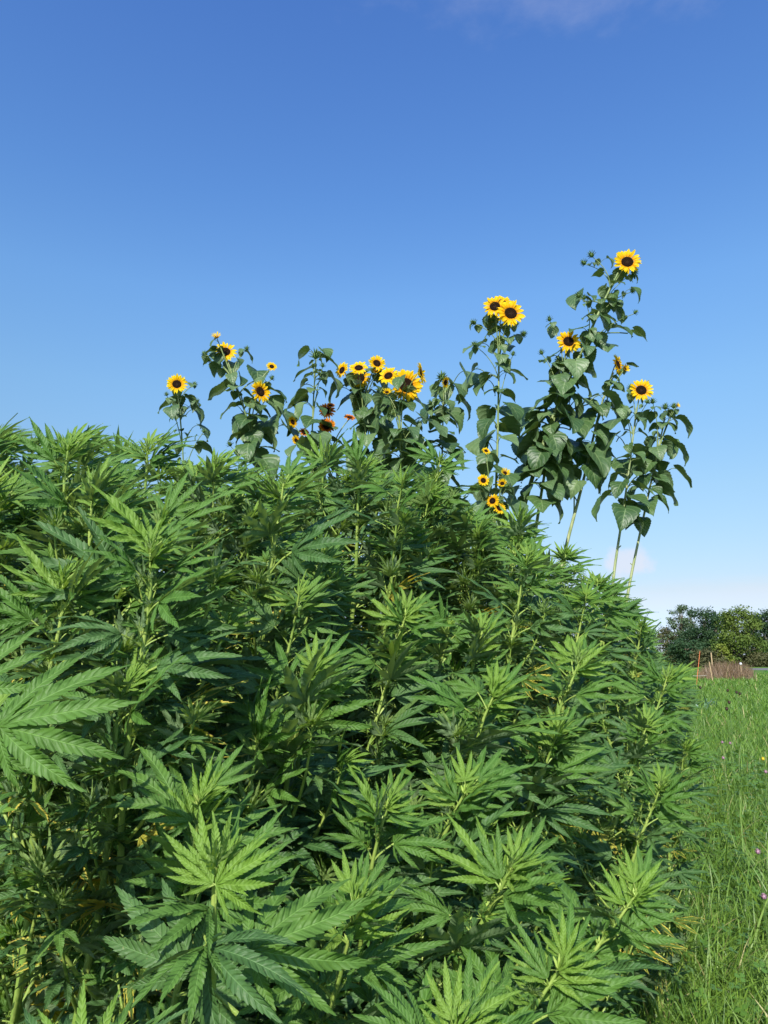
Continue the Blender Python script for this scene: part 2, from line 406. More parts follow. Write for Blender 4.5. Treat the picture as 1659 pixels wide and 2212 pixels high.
def hemp_leaf(seed, kind='big', lod=0):
    rg = random.Random(seed)
    if kind == 'young':
        n = rg.choice((2, 2, 3)); angs = [0, 24, 50, 80][:n + 1]; lens = [1, .9, .66, .40]; W = .128; droop = rg.uniform(-.15, .4); bend = rg.uniform(-.1, .3); pet = .10; fold = .45
    elif kind == 'small':
        n = rg.choice((1, 2, 2)); angs = [0, 30, 60][:n + 1]; lens = [1, .8, .5]; W = .21; droop = rg.uniform(.1, .8); bend = rg.uniform(.0, .5); pet = .22; fold = .4
    else:
        n = rg.choice((3, 3, 3, 2, 4)); angs = [0, 25, 51, 80, 112][:n + 1]; lens = [1, .95, .80, .50, .28] if n > 2 else [1, .88, .58]; W = rg.uniform(.128, .156)
        droop = rg.choice((rg.uniform(0, .35), rg.uniform(.2, .75))); bend = rg.uniform(-.2, .3); pet = rg.uniform(.28, .45); fold = .38
    gs = []
    teeth = 13 if lod == 0 else 8
    for i in range(n + 1):
        for s in ((1, -1) if i else (1,)):
            L = lens[i] * rg.uniform(.93, 1.04)
            g = leaflet(rg, L, W * (L ** .75), teeth if i < 3 else max(6, teeth - 4), droop * rg.uniform(.6, 1.4), fold, rg.uniform(-.25, .25), lod)
            tilt = -abs(angs[i]) / 90 * rg.uniform(.05, .40)
            A = mrot('Z', R(-s * angs[i] + rg.uniform(-4, 4))) @ mrot('X', tilt) @ mrot('Y', s * (.25 if i else 0) * rg.uniform(0, 1.4))
            gs.append(g.tr(A))
    bl = join(gs)
    pts = bez((0, 0, 0), (0, pet * .5, pet * .12), (0, pet, .0), 4)
    bl = bl.tr(mtr(0, pet, 0) @ mrot('X', -bend))
    pt = tube(pts, [.018, .014, .012, .013], 5 if lod < 2 else 3, 1)
    return join([bl, pt])
NBIG = 14
BIG = [hemp_leaf(100 + i, 'big', 0) for i in range(NBIG)]
YNG = [hemp_leaf(200 + i, 'young', 0) for i in range(6)]
SML1 = [hemp_leaf(300 + i, 'small', 1) for i in range(6)]
BIG2 = [hemp_leaf(100 + i, 'big', 2) for i in range(NBIG)]
YNG2 = [hemp_leaf(200 + i, 'young', 2) for i in range(6)]
SML2 = [hemp_leaf(300 + i, 'small', 2) for i in range(6)]
LEAFM = {}
for k, lst in (('big', BIG), ('young', YNG)):
    for i, g in enumerate(lst):
        for mn in ('hemp', 'fresh', 'young', 'edge', 'yellow'):
            LEAFM[k, i, mn] = to_mesh('fan_leaf', g, [M[mn], M['hstem']])
MI = {'hemp': 0, 'fresh': 1, 'young': 2, 'edge': 3, 'yellow': 4, 'hstem': 5, 'tuft': 6}
HM = [M['hemp'], M['fresh'], M['young'], M['edge'], M['yellow'], M['hstem'], M['tuft']]
def remat(g, leafm):
    h = G(g.V, g.Q, g.U, np.where(g.m == 0, MI[leafm], MI['hstem']), g.T); return h
HEL = Vector((sund.x, sund.y, 0)).normalized() * .62      # blades turn their faces towards the light
def frame(pos, dirv, roll, size, hel=0.0):
    """matrix whose +Y runs along dirv and +Z points as far up as it can"""
    y = Vector(dirv).normalized()
    up = (Vector((0, 0, 1)) + HEL * hel).normalized()
    if abs(y.z) > .97: up = Vector((-y.x, -y.y, .2)) if (abs(y.x) + abs(y.y)) > 1e-3 else Vector((0, -1, 0))
    x = y.cross(up).normalized(); z = x.cross(y)
    m = Matrix((x, y, z)).transposed().to_4x4()
    return Matrix.Translation(pos) @ m @ Matrix.Rotation(roll, 4, 'Y') @ Matrix.Scale(size, 4)
def tuft(rg, n, L, mat):
    gs = []
    for i in range(n):
        az = rg.uniform(0, 6.28); el = rg.uniform(.1, 1.5)
        d = Vector((math.cos(az) * math.cos(el), math.sin(az) * math.cos(el), math.sin(el)))
        l = L * rg.uniform(.5, 1.2)
        s = Vector((-d.y, d.x, 0)).normalized() * l * .10
        q = Vector((0, 0, l * .1))
        a = d * l
        V = [tuple(-s), tuple(s), tuple(a * .6 + s * .8 + q), tuple(a * .6 - s * .8 + q), tuple(a + q * .5 + s * .06), tuple(a + q * .5 - s * .06)]
        gs.append(G(V, [[0, 1, 2, 3], [3, 2, 4, 5]], None, mat))
    return join(gs)
def side_shoot(seed, lod, long):
    """a shoot growing along +Y with small leaves; unit is metres"""
    rg = random.Random(seed); gs = []
    yng, sml = (YNG, SML1) if lod < 2 else (YNG2, SML2)
    if not long:
        pts = bez((0, 0, 0), (0, .025, .004), (0, .045, .015), 4)
        nodes = [(1.0, .058, 'fresh', 3), (1.0, .038, 'young', 3)]
    else:
        pts = bez((0, 0, 0), (0, .16, .02), (0, .25, .10), 7)
        nodes = [(.40, .085, 'hemp', 2), (.62, .080, 'hemp', 2), (.82, .070, 'fresh', 2), (.95, .06, 'fresh', 2), (1.0, .055, 'young', 4)]
    gs.append(tube(pts, np.linspace(.0042 if long else .0025, .0018, len(pts)), 5 if lod < 2 else 3, MI['hstem']))
    ph = rg.uniform(0, 6.28)
    for f, size, mn, cnt in nodes:
        k = f * (len(pts) - 1); i = min(int(k), len(pts) - 2); p = Vector(pts[i] * (1 - (k - i)) + pts[i + 1] * (k - i))
        ax = Vector(pts[-1] - pts[-2]).normalized()
        e1 = ax.cross(Vector((1, 0, 0))).normalized(); e2 = ax.cross(e1)
        for q in range(cnt):
            an = ph + q * 6.283 / cnt + rg.uniform(-.3, .3)
            spread = 1.1 if f < .9 else .75
            d = e1 * math.cos(an) * spread + e2 * math.sin(an) * spread + ax * (.8 if f < .9 else 1.0)
            src = rg.choice(sml if mn != 'young' else yng)
            gs.append(remat(src, mn).tr(frame(p, d, rg.uniform(-.4, .4), size * rg.uniform(.8, 1.25))))
        ph += 1.57
        if lod < 2: gs.append(tuft(rg, 7, .014, MI['tuft']).tr(Matrix.Translation(p)))
    return join(gs)
SHORT = [side_shoot(400 + i, 1, False) for i in range(6)]
LONG = [side_shoot(450 + i, 1, True) for i in range(7)]
SHORT2 = [side_shoot(400 + i, 2, False) for i in range(6)]
LONG2 = [side_shoot(450 + i, 2, True) for i in range(7)]
SHORTM = [to_mesh('side_shoot', g, HM) for g in SHORT]
LONGM = [to_mesh('side_shoot', g, HM) for g in LONG]

WIND = Vector((.42, .05, 0))
def plant_layout(seed, root, apex, vigor=1.0, down=1.6, wind=1.0, dens=.5, yellow=.30, light=0.0, nomax=999):
    """root at the origin, apex relative to it -> stem points, leaves, shoots, node points"""
    rg = random.Random(seed)
    A = Vector(apex) - Vector(root)
    H = A.z
    mid = Vector((A.x * .25, A.y * .25, H * .6)) + Vector((rg.uniform(-.03, .03), rg.uniform(-.03, .03), 0))
    pts = bez((0, 0, 0), mid, A, 22)
    pts[1:-1, 0] += np.sin(np.linspace(0, 14, 20) + seed) * .006; pts[1:-1, 1] += np.cos(np.linspace(0, 12, 20) + seed) * .006
    seg = np.linalg.norm(np.diff(pts, axis=0), axis=1); cum = np.concatenate([[0], np.cumsum(seg)]); TL = cum[-1]
    def at(ds):
        s = max(0, TL - ds)
        p = np.array([np.interp(s, cum, pts[:, k]) for k in range(3)])
        q = np.array([np.interp(min(TL, s + .03), cum, pts[:, k]) for k in range(3)]); r_ = np.array([np.interp(max(0, s - .03), cum, pts[:, k]) for k in range(3)])
        return Vector(p), Vector(q - r_).normalized()
    leaves, shoots, nodes = [], [], []
    ds, ph, k = .0, rg.uniform(0, 6.28), 0
    for q in range(6):                                   # the tip: young upright leaves
        p, ax = at(.002 + q * .008 * vigor)
        az = (q // 2) * 1.571 + (q % 2) * 3.1416 + ph + rg.uniform(-.35, .35); el = R([82, 76, 64, 56, 42, 34][q] + rg.uniform(-9, 9))
        d = ax * math.sin(el) + (Vector((math.cos(az), math.sin(az), 0)) + WIND * .6 * wind) * math.cos(el)
        leaves.append((p, d, rg.uniform(-.4, .4), [.035, .045, .072, .080, .105, .110][q] * vigor * rg.uniform(.85, 1.2), 'young', rg.randrange(6), 'young' if q < 4 else 'fresh'))
    nodes.append((at(.01)[0], 14, .022))
    ds = .045 * vigor
    while ds < min(down, TL - .12) and k < nomax:
        p, ax = at(ds)
        size = np.interp(ds / vigor, [0, .04, .10, .22, .5, 1.0, 1.8], [.10, .125, .155, .180, .175, .150, .12]) * vigor
        elv = np.interp(ds / vigor, [0, .06, .14, .3, .6, 1.2], [60, 50, 40, 28, 18, 4])
        for s in (0, math.pi):
            az = ph + s + rg.uniform(-.35, .35)
            lone = ds > .42 and rg.random() > dens
            hv = Vector((math.cos(az), math.sin(az), 0)) + WIND * wind * (1.0 if ds > .08 else .5)
            hv.normalize(); el = R(elv + rg.uniform(-12, 12))
            d = hv * math.cos(el) + Vector((0, 0, 1)) * math.sin(el)
            lr = ds / vigor + rg.uniform(-.04, .04) - light
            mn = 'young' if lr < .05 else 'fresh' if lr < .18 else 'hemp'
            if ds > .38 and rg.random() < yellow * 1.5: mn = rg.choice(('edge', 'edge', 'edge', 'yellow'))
            kind = 'young' if lr < .045 else 'big'
            if not lone: leaves.append((p, d, rg.uniform(-.45, .45), size * rg.uniform(.72, 1.2), kind, rg.randrange(6 if kind == 'young' else NBIG), mn))
            if ds > .07:
                long = ds > .34 and rg.random() < .72
                hv2 = Vector((math.cos(az + .2), math.sin(az + .2), 0)) + WIND * .5 * wind
                d2 = hv2.normalized() * (1.0 if long else .9) + Vector((0, 0, 1)) * (.75 if long else 1.0)
                shoots.append((p, d2, rg.uniform(-.3, .3), np.interp(ds, [.07, .4, 1.0], [.5, 1.0, 1.25]) * rg.uniform(.8, 1.2) * vigor, long, rg.randrange(7 if long else 6)))
        nodes.append((p, 8, .016))
        ds += np.interp(ds / vigor, [0, .1, .3, .8], [.030, .056, .086, .115]) * rg.uniform(.85, 1.15) * vigor
        ph += 1.571 + rg.uniform(-.3, .3); k += 1
    rad = np.interp(TL - cum, [0, .1, .6, 2.0], [.0022, .0042, .0085, .013]) * vigor
    return pts, rad, leaves, shoots, nodes
def stem_geo(pts, rad, nodes, n):
    s = tube(pts, rad, n, MI['hstem'])
    if n < 8: return s
    rg = random.Random(len(pts) + len(nodes))
    return join([s] + [tuft(rg, k, L, MI['tuft']).tr(Matrix.Translation(p)) for p, k, L in nodes])
GROUP_F = 'hemp plants at the front of the crop'
GROUP_B = 'hemp plants packed behind the front crowns'
def hemp_plant(seed, label, px, py, d, lean=(-.18, .10), extra=(), star=2, **kw):
    if d > 1.3: kw['vigor'] = kw.get('vigor', 1) * 1.06
    apex = P(px, py, d) - Vector((0, 0, .03 if d > 1.3 else 0))
    root = Vector((apex.x + lean[0] * apex.z, apex.y + lean[1] * apex.z, 0))
    e = tag(empty('hemp_plant', root), label, 'hemp plant', GROUP_F)
    pts, rad, leaves, shoots, nodes = plant_layout(seed, root, apex, **kw)
    link('stem', to_mesh('stem', stem_geo(pts, rad, nodes, 8), HM), e)
    rg = random.Random(seed)
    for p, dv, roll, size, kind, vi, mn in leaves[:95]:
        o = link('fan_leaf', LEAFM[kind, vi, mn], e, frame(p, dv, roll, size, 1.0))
        if mn in ('edge', 'yellow'): o['label'] = 'yellowing hemp leaf'
    if d < 2.7:                                          # a young fan leaf standing at the tip, its face to the light
        for q in range(star):
            dv = Vector((rg.uniform(-.3, .3) * (star > 1) + (.5 if q else 0), .30, 1.0 if not q else .75))
            link('fan_leaf', LEAFM['big', rg.choice((0, 1, 3, 4, 6)), 'young' if q == 0 else 'fresh'], e,
                 frame(Vector(pts[-1]) - Vector((0, 0, .01)), dv, rg.uniform(-.2, .2), (.076 + .022 * q) * kw.get('vigor', 1) * (1.15 if star == 1 else 1), 4.0))
    for (bx, by, bd, tx, ty, td, vi, mn) in extra:          # leaves singled out in the photograph: blade base and tip
        b, t = P(bx, by, bd) - root, P(tx, ty, td) - root
        dv = t - b; ln = dv.length
        p0 = min((Vector(q) for q in pts), key=lambda q: (q - (b - dv.normalized() * ln * .4)).length)
        link('fan_leaf', LEAFM['big', vi, mn], e, frame(b - dv.normalized() * ln * .36, dv, 0, ln, 3.0))
    for p, dv, roll, size, long, vi in shoots[:95]:
        link('side_shoot', (LONGM if long else SHORTM)[vi], e, frame(p, dv, roll, size))
    return e

NAMED = [
 # label, px, py, depth, lean, options
 ('large bright hemp crown with fingered leaves spread in the bottom left foreground', 465, 1872, .86, (-.06, .05), dict(vigor=1.15, down=.7, light=.06, seedv=13, star=0, nomax=0,
   extra=[(540, 2050, .84, 850, 1945, .86, 0, 'fresh'), (430, 2110, .82, 215, 1900, .84, 3, 'hemp'), (452, 2045, .82, 500, 2185, .70, 5, 'hemp'), (448, 2040, .82, 330, 2120, .72, 8, 'fresh'),
          (466, 1895, .86, 466, 1745, .87, 1, 'young'), (475, 1905, .85, 615, 1835, .84, 4, 'young'), (455, 1905, .85, 345, 1835, .84, 6, 'young')])),
 ('hemp plant just above and behind the large foreground crown at lower left', 432, 1728, 1.12, (-.10, .12), dict(vigor=.85, light=.06)),
 ('hemp plant cut by the left picture edge, bright long leaves at mid height', -75, 1545, .92, (-.15, .10), dict(vigor=1.05, light=.08, down=1.0, nomax=3, star=0, extra=[(-15, 1570, .84, 290, 1480, .82, 1, 'fresh'), (-70, 1480, .86, 110, 1345, .92, 4, 'fresh')])),
 ('hemp plant outside the left edge with single leaf tips reaching in near the bottom', -190, 1830, .70, (-.2, .0), dict(vigor=.8, down=.5, dens=.4, star=0)),
 ('shaded hemp plant in the bottom left corner with large dark leaves', 200, 2290, .62, (-.1, .0), dict(vigor=.8, down=.3, wind=-.6, star=0, light=-.3)),
 ('hemp crown low at the right, drooping over the grass edge at the bottom', 1215, 2085, 1.22, (-.38, .10), dict(vigor=.86, light=.06)),
 ('rightmost low hemp crown pointing out over the grass', 1375, 1890, 1.46, (-.42, .10), dict(vigor=.80, light=.05)),
 ('hemp crown with star of upright leaves left of the rightmost low one', 1103, 1835, 1.38, (-.34, .12), dict(vigor=.95, light=.04)),
 ('small bright hemp top between the large foreground crown and the low right crowns', 765, 1955, 1.02, (-.12, .2), dict(vigor=.78, light=.08)),
 ('hemp crown cut by the bottom edge of the picture near its middle', 985, 2235, .86, (-.2, .1), dict(vigor=.9, down=.6)),
 ('hemp plant in the lower middle with a large leaf held out to the right', 1007, 1672, 1.55, (-.28, .12), dict(vigor=.95)),
 ('hemp plant with upright star top right of centre at mid height', 1068, 1470, 1.85, (-.22, .10), dict(vigor=.95)),
 ('hemp plant at the centre with broad pale leaves fanning right', 675, 1425, 1.55, (-.15, .08), dict(vigor=1.0)),
 ('slender hemp plant right of the centre under the orange flowers', 879, 1300, 2.05, (-.15, .08), dict(vigor=.95)),
 ('hemp plant on the right slope with spreading flat crown above the grass', 1252, 1402, 2.0, (-.22, .08), dict(vigor=.95)),
 ('low hemp plant at the right edge of the crop beside pink clover', 1425, 1675, 2.3, (-.25, .10), dict(vigor=.85, yellow=.3)),
 ('hemp plant at the top of the right slope in front of the leaning bare stalks', 1291, 1240, 3.3, (-.12, .05), dict(vigor=.95)),
 ('hemp plant with light stem below the tallest sunflower cluster', 1126, 1108, 3.0, (-.12, .05), dict(vigor=1.0)),
 ('hemp plant right of centre under the large sunflower group', 883, 1140, 2.6, (-.1, .05), dict(vigor=.95)),
 ('hemp plant with long bare stem left of the right slope', 1140, 1190, 2.6, (-.14, .05), dict(vigor=.95)),
 ('tallest hemp plant at top left with spiky crown against the sky', 150, 940, 1.75, (-.02, .05), dict(vigor=.95)),
 ('hemp crown just right of and in front of the tallest top left one', 205, 1030, 1.65, (.0, .05), dict(vigor=1.0)),
 ('hemp plant with thick yellow-green stem left of centre', 346, 1095, 1.42, (-.06, .05), dict(vigor=1.05)),
 ('tall hemp plant with curved light stem left of centre below red sunflowers', 613, 1020, 1.85, (-.08, .05), dict(vigor=1.05)),
 ('dark hemp crown with yellow-edged leaflets at far left', 140, 1215, 1.35, (-.05, .05), dict(vigor=.85, yellow=.4, down=.9)),
 ('hemp crown of dark folded leaves standing on the thick stem left of centre', 325, 1185, 1.25, (-.04, .06), dict(vigor=.8, down=.9)),
 ('hemp plant second from the left on the skyline', 320, 950, 2.3, (-.05, .05), dict(vigor=1.0)),
 ('hemp plant on the skyline under the left pair of sunflowers', 468, 985, 2.3, (-.05, .05), dict(vigor=1.0)),
 ('hemp plant on the skyline under the spiky rosette sunflower bud', 705, 965, 2.8, (-.05, .05), dict(vigor=1.0)),
 ('hemp plant on the skyline under the yellow sunflower cluster', 782, 985, 2.7, (-.05, .05), dict(vigor=1.0)),
 ('hemp plant with dark star top on the skyline right of the large sunflower', 950, 978, 3.0, (-.05, .05), dict(vigor=.95)),
 ('hemp plant cut by the left edge below the skyline', 5, 1050, 1.8, (-.02, .05), dict(vigor=1.0)),
 ('small hemp top beside the base of the bare leaning sunflower stalk', 1222, 1180, 3.9, (-.08, .03), dict(vigor=.9)),
 ('hemp plant on the lower right skyline nearest the far trees', 1385, 1335, 3.7, (-.12, .03), dict(vigor=.9)),
 ('hemp crown reaching over the grass below the far trees', 1440, 1445, 3.0, (-.20, .05), dict(vigor=.95)),
 ('hemp plant with bright stem below the crown that reaches over the grass', 1395, 1550, 2.6, (-.24, .05), dict(vigor=.9)),
 ('small hemp plant at the very edge of the grass on the right', 1480, 1595, 3.3, (-.16, .03), dict(vigor=.75)),
 ('hemp plant in the middle of the crop right of the slender one', 1042, 1345, 2.3, (-.15, .06), dict(vigor=.9)),
 ('hemp plant at the left between the bright edge leaves and the thick stem', 275, 1475, 1.25, (-.1, .1), dict(vigor=.85, yellow=.35)),
 ('hemp plant low at centre with yellowed lower leaves', 840, 1700, 1.45, (-.15, .15), dict(vigor=.8, yellow=.5)),
 ('hemp plant at centre left behind the foreground crown', 560, 1560, 1.45, (-.1, .12), dict(vigor=.85, yellow=.3)),
 ('hemp plant hiding the foot of the rightmost bare stalk', 1352, 1302, 4.3, (-.08, .03), dict(vigor=1.0)),
 ('hemp plant hiding the foot of the second bare stalk from the right', 1312, 1262, 4.2, (-.08, .03), dict(vigor=1.0)),
 ('hemp plant with pale top below the centre of the right slope', 1200, 1560, 1.9, (-.25, .10), dict(vigor=.9)),
]
for i, (lab, px, py, d, lean, kw) in enumerate(NAMED):
    kw = dict(kw); sv = kw.pop('seedv', 0)
    hemp_plant(1000 + i * 7 + sv, lab, px, py, d, lean, **kw)

# the crop behind: shared whole-plant meshes, one object each
SKY = [(-300, 930), (0, 930), (140, 915), (300, 945), (470, 990), (620, 1010), (750, 985), (950, 990), (1000, 1040), (1100, 1105), (1220, 1200), (1370, 1300), (1480, 1420), (1540, 1510), (1700, 1600)]
en = np.array([-.910, .415])
def sdist(x, y): return x * en[0] + y * en[1] - .32      # metres inside the crop's edge
def project(p):
    v = Vector(p) - Vector((0, 0, EYE)); f = v.y * cp + v.z * sp; u = -v.y * sp + v.z * cp
    return (384 + F * v.x / f) * 1659 / 768, (512 - F * u / f) * 1659 / 768
VAR = []
for i, H in enumerate([1.0, 1.2, 1.4, 1.6, 1.8, 2.0, 2.1, 2.3, 2.4, 1.7]):
    pts, rad, leaves, shoots, nodes = plant_layout(3000 + i, (0, 0, 0), (.14 * H, -.08 * H, H), vigor=.88, down=min(1.5, H - .2), yellow=.26)
    gs = [remat((YNG2 if k == 'young' else BIG2)[vi], mn).tr(frame(p, dv, ro, sz, 1.0)) for p, dv, ro, sz, k, vi, mn in leaves]
    gs += [(LONG2 if lo else SHORT2)[vi].tr(frame(p, dv, ro, sz)) for p, dv, ro, sz, lo, vi in shoots]
    VAR.append((H, to_mesh('stem', stem_geo(pts, rad, nodes, 5), HM), to_mesh('foliage', join(gs), HM)))
rg = random.Random(5)
named_xy = [(P(n[1], n[2], n[3]).x, P(n[1], n[2], n[3]).y) for n in NAMED]
placed = []
tries = 0
SKIP = set([3, 4, 7, 9, 19, 20, 23, 27, 28, 30, 31, 36, 38, 41, 43, 45, 46, 52, 54, 56, 58, 59, 60, 61, 66, 68, 70, 74, 75, 78, 79, 80, 81, 85, 86, 88, 89, 93, 94, 95, 97, 98, 102, 110, 112, 114, 117, 118, 120, 123, 124, 126, 127, 129, 130, 131, 133, 135, 136, 138, 140, 142, 145, 152, 153, 155, 156, 158, 159, 162, 163, 166, 168, 171, 173, 177, 179, 181, 182, 184, 186, 188, 191, 193, 194, 199, 200, 201, 208, 211, 214, 215, 216, 219, 220, 222, 227, 228, 230, 233, 234, 235, 236, 238, 240, 242, 243, 247, 248, 249])    # wholly hidden from the picture
LAND = ['big foreground crown', 'crown behind the foreground one', 'bright plant at the left edge', 'lower left edge leaf tips', 'dark bottom left leaves',
 'low crown drooping over the grass', 'rightmost low crown', 'low star crown', 'small top by the foreground crown', 'crown cut by the bottom edge',
 'plant with the large held-out leaf', 'upright star top right of centre', 'pale-leaved centre plant', 'slender plant under the small flowers', 'flat crown above the grass',
 'low plant beside the clover', 'plant before the leaning stalks', 'plant below the tallest sunflower', 'plant below the largest flower', 'long bare stem on the right slope',
 'tallest top left plant', 'crown beside the tallest top left one', 'thick yellow-green stem', 'curved light stem', 'yellow-edged crown at far left',
 'dark crown on the thick stem', 'second skyline plant from the left', 'plant under the left sunflowers', 'plant under the spiky bud', 'plant under the yellow cluster',
 'plant right of the large sunflower', 'plant cut by the left edge', 'small top by the bare stalk', 'plant nearest the far trees', 'crown reaching over the grass',
 'bright stem below the reaching crown', 'small plant at the grass edge', 'plant right of the slender one', 'plant left of the thick stem', 'plant with yellowed lower leaves',
 'plant behind the foreground crown', 'plant at the rightmost stalk foot', 'plant at the second stalk foot', 'pale-topped plant on the right slope']
used_labels = set()
def back_label(u, v, y):
    near_ = sorted((math.hypot(u - n[1], v - n[2]), i) for i, n in enumerate(NAMED))
    zone = 'near' if y < 2.1 else 'mid-depth' if y < 3.6 else 'far' if y < 5.5 else 'most distant'
    for dd, i in near_:
        dx, dy = u - NAMED[i][1], v - NAMED[i][2]
        rel = ('right of' if dx > 0 else 'left of') if abs(dx) > abs(dy) else ('below' if dy > 0 else 'above')
        how = 'just' if dd < 60 else 'a little' if dd < 130 else 'well'
        lab = zone + ' hemp plant showing ' + how + ' ' + rel + ' the ' + LAND[i]
        if lab not in used_labels and len(lab.replace('-', ' ').split()) <= 16:
            used_labels.add(lab); return lab
while len(placed) < 250 and tries < 12000:
    tries += 1
    y = rg.uniform(.9, 9.5) if rg.random() < .55 else rg.uniform(.9, 4.5)
    x = rg.uniform(-.75 * y - .4, .50 * y)
    s = sdist(x, y)
    if s < (.70 if y < 2.2 else .62 if y < 3.2 else .42 if y < 5 else .30) or s > 3.6 or math.hypot(x, y) < .95: continue
    if min([9] + [math.hypot(x - a, y - b) for a, b in placed]) < (.70 if y < 1.9 and x < .05 else .33 if y < 1.9 else .20 if y < 4 else .28): continue
    h = np.interp(s, [0, .25, .6, 1.1, 2.0, 3], [.85, 1.25, 1.60, 1.95, 2.3, 2.5]) * rg.uniform(.85, 1.02)
    if y > 2.3 and rg.random() < .6: h = 2.45
    ax, ay = x + .14 * h, y - .08 * h
    u, v = project((ax, ay, h))
    lim = np.interp(u, [a for a, b in SKY], [b for a, b in SKY]) + rg.choice((rg.uniform(0, 30), rg.uniform(20, 70)))
    z = h
    while z > .6 and project((ax, ay, z))[1] < lim: z -= .03
    if z <= .6: continue
    h = z
    if ay < 1.5 and project((ax, ay, h))[1] < 1500: h = min(h, 1.45)
    var = min(VAR, key=lambda q: abs(q[0] - h) + rg.uniform(0, .12))
    rz = rg.uniform(-.9, .9); placed.append((x, y))
    if len(placed) - 1 in SKIP: continue
    e = tag(empty('hemp_plant', (x, y, 0)), back_label(*project((ax, ay, h)), y), 'hemp plant', GROUP_B)
    e.rotation_euler = (0, 0, rz)
    k = h / var[0]; e.scale = (k, k, k)
    link('stem', var[1], e); link('foliage', var[2], e)
print('back plants', len(placed))

# ---------------------------------------------------------------- sunflowers
def sun_leaf(seed, lod=0):
    rg = random.Random(seed)
    rows = 22
    ts = np.linspace(0, 1, rows); t = ts[:, None]
    ac = np.linspace(-1, 1, 9)[None, :]
    W = rg.uniform(.46, .57)
    wf = np.where(ts < .28, np.sqrt(np.clip(1 - (1 - ts / .28) ** 2, 0, 1)) * .90 + .10 * ts / .28, 1.0)
    wf = wf * np.where(ts > .28, (1 - np.clip((ts - .28) / .72, 0, 1) ** 1.25) ** 1.05, 1) + .004
    tooth = 1 + .035 * np.where(np.arange(rows) % 2 == 0, 1, -1) * (ts > .1)
    x = ac * (W * wf * tooth)[:, None]
    y = t - .20 * np.abs(ac) ** 1.5 * (1 - t) ** 3.0
    fold = rg.uniform(.05, .36)
    z = fold * np.abs(x) + .05 * np.sin(5 * t + rg.uniform(0, 6)) * np.abs(ac) ** 1.5 * np.sign(ac) + .035 * np.sin(11 * t + ac * 4 + rg.uniform(0, 6)) * np.abs(ac) ** 1.5
    dr = rg.uniform(.3, 1.2); th = dr * y
    yy = np.sin(th) / dr; zz = -(1 - np.cos(th)) / dr
    Pn = np.stack([x + 0 * y, yy + z * np.sin(th), zz + z * np.cos(th)], -1)
    g = grid(Pn, 0)
    pet = rg.uniform(.45, .8); bend = rg.uniform(.6, 1.35)
    g = g.tr(mtr(0, pet * .92, pet * .10) @ mrot('X', -bend))
    pt = tube(bez((0, 0, 0), (0, pet * .5, pet * .40), (0, pet * .94, pet * .10), 6), [.022, .018, .016, .014, .013, .014], 5, 1)
    return join([g, pt])
SLEAF = [sun_leaf(600 + i) for i in range(10)]
SLM = {(i, mn): to_mesh('leaf', g, [M[mn], M['sstem']]) for i, g in enumerate(SLEAF) for mn in ('sleaf', 'sleaf_d')}
def head_geo(seed, petal_len=1.0, npet=26, cup=0.15, disc=.46):
    """flower facing +Z, petal tips at radius 1"""
    rg = random.Random(seed); gs = []
    for layer in range(2):
        for i in range(npet // 2 + (layer * 2)):
            n = npet // 2 + layer * 2
            an = (i + .5 * layer) / n * 6.283 + rg.uniform(-.09, .09)
            L = (1 - disc * .86) * rg.uniform(.92, 1.18) * petal_len * (1.0 if layer == 0 else .93)
            W = rg.uniform(.17, .23)
            ts = np.array([0, .2, .45, .7, .88, 1.0]); wf = np.array([.35, .8, 1, .85, .48, .04]) * W / 2 * 1.15
            ac = np.array([-1, 0, 1.])[None, :]
            x = ac * wf[:, None]; y = disc * .86 + L * ts[:, None] + 0 * ac
            cu = cup + rg.uniform(-.16, .22) + layer * .12
            z = np.abs(ac) * wf[:, None] * .5 + cu * (ts[:, None] * L) - rg.uniform(-.1, .35) * (ts[:, None] ** 2) * L + rg.uniform(-.08, .08) * ts[:, None] * ac * .5
            gs.append(grid(np.stack([x, y, z], -1), 0).tr(mrot('Z', an)))
    return join(gs)
PET = [head_geo(700 + i, 1.0, 30 + (i % 3) * 4, .05 + .06 * (i % 3)) for i in range(5)]
PETB = [head_geo(720 + i, 1.0, 20, .9, .40) for i in range(2)]        # half-open
DISC = lathe([(.001, .035), (.10, .05), (.20, .085), (.32, .10), (.41, .075), (.455, .02), (.45, -.05)], 28)
def sepal_geo(seed, n=18, L=.42, base=.30, out=.5):
    rg = random.Random(seed); gs = [lathe([(.03, -.26), (.20, -.22), (.38, -.12), (.45, -.03)], 16)]
    for i in range(n):
        an = i / n * 6.283 + rg.uniform(-.1, .1); l = L * rg.uniform(.8, 1.2)
        ts = np.array([0, .4, 1.0]); wf = np.array([.08, .07, .004]); ac = np.array([-1, 0, 1.])[None, :]
        x = ac * wf[:, None]; y = base + l * ts[:, None] * out * 1.5 + 0 * ac; z = -.15 + 0 * x + l * ts[:, None] * (1 - out) * .8
        gs.append(grid(np.stack([x, y, z], -1), 0).tr(mrot('Z', an)))
    return join(gs)
SEP = sepal_geo(1)
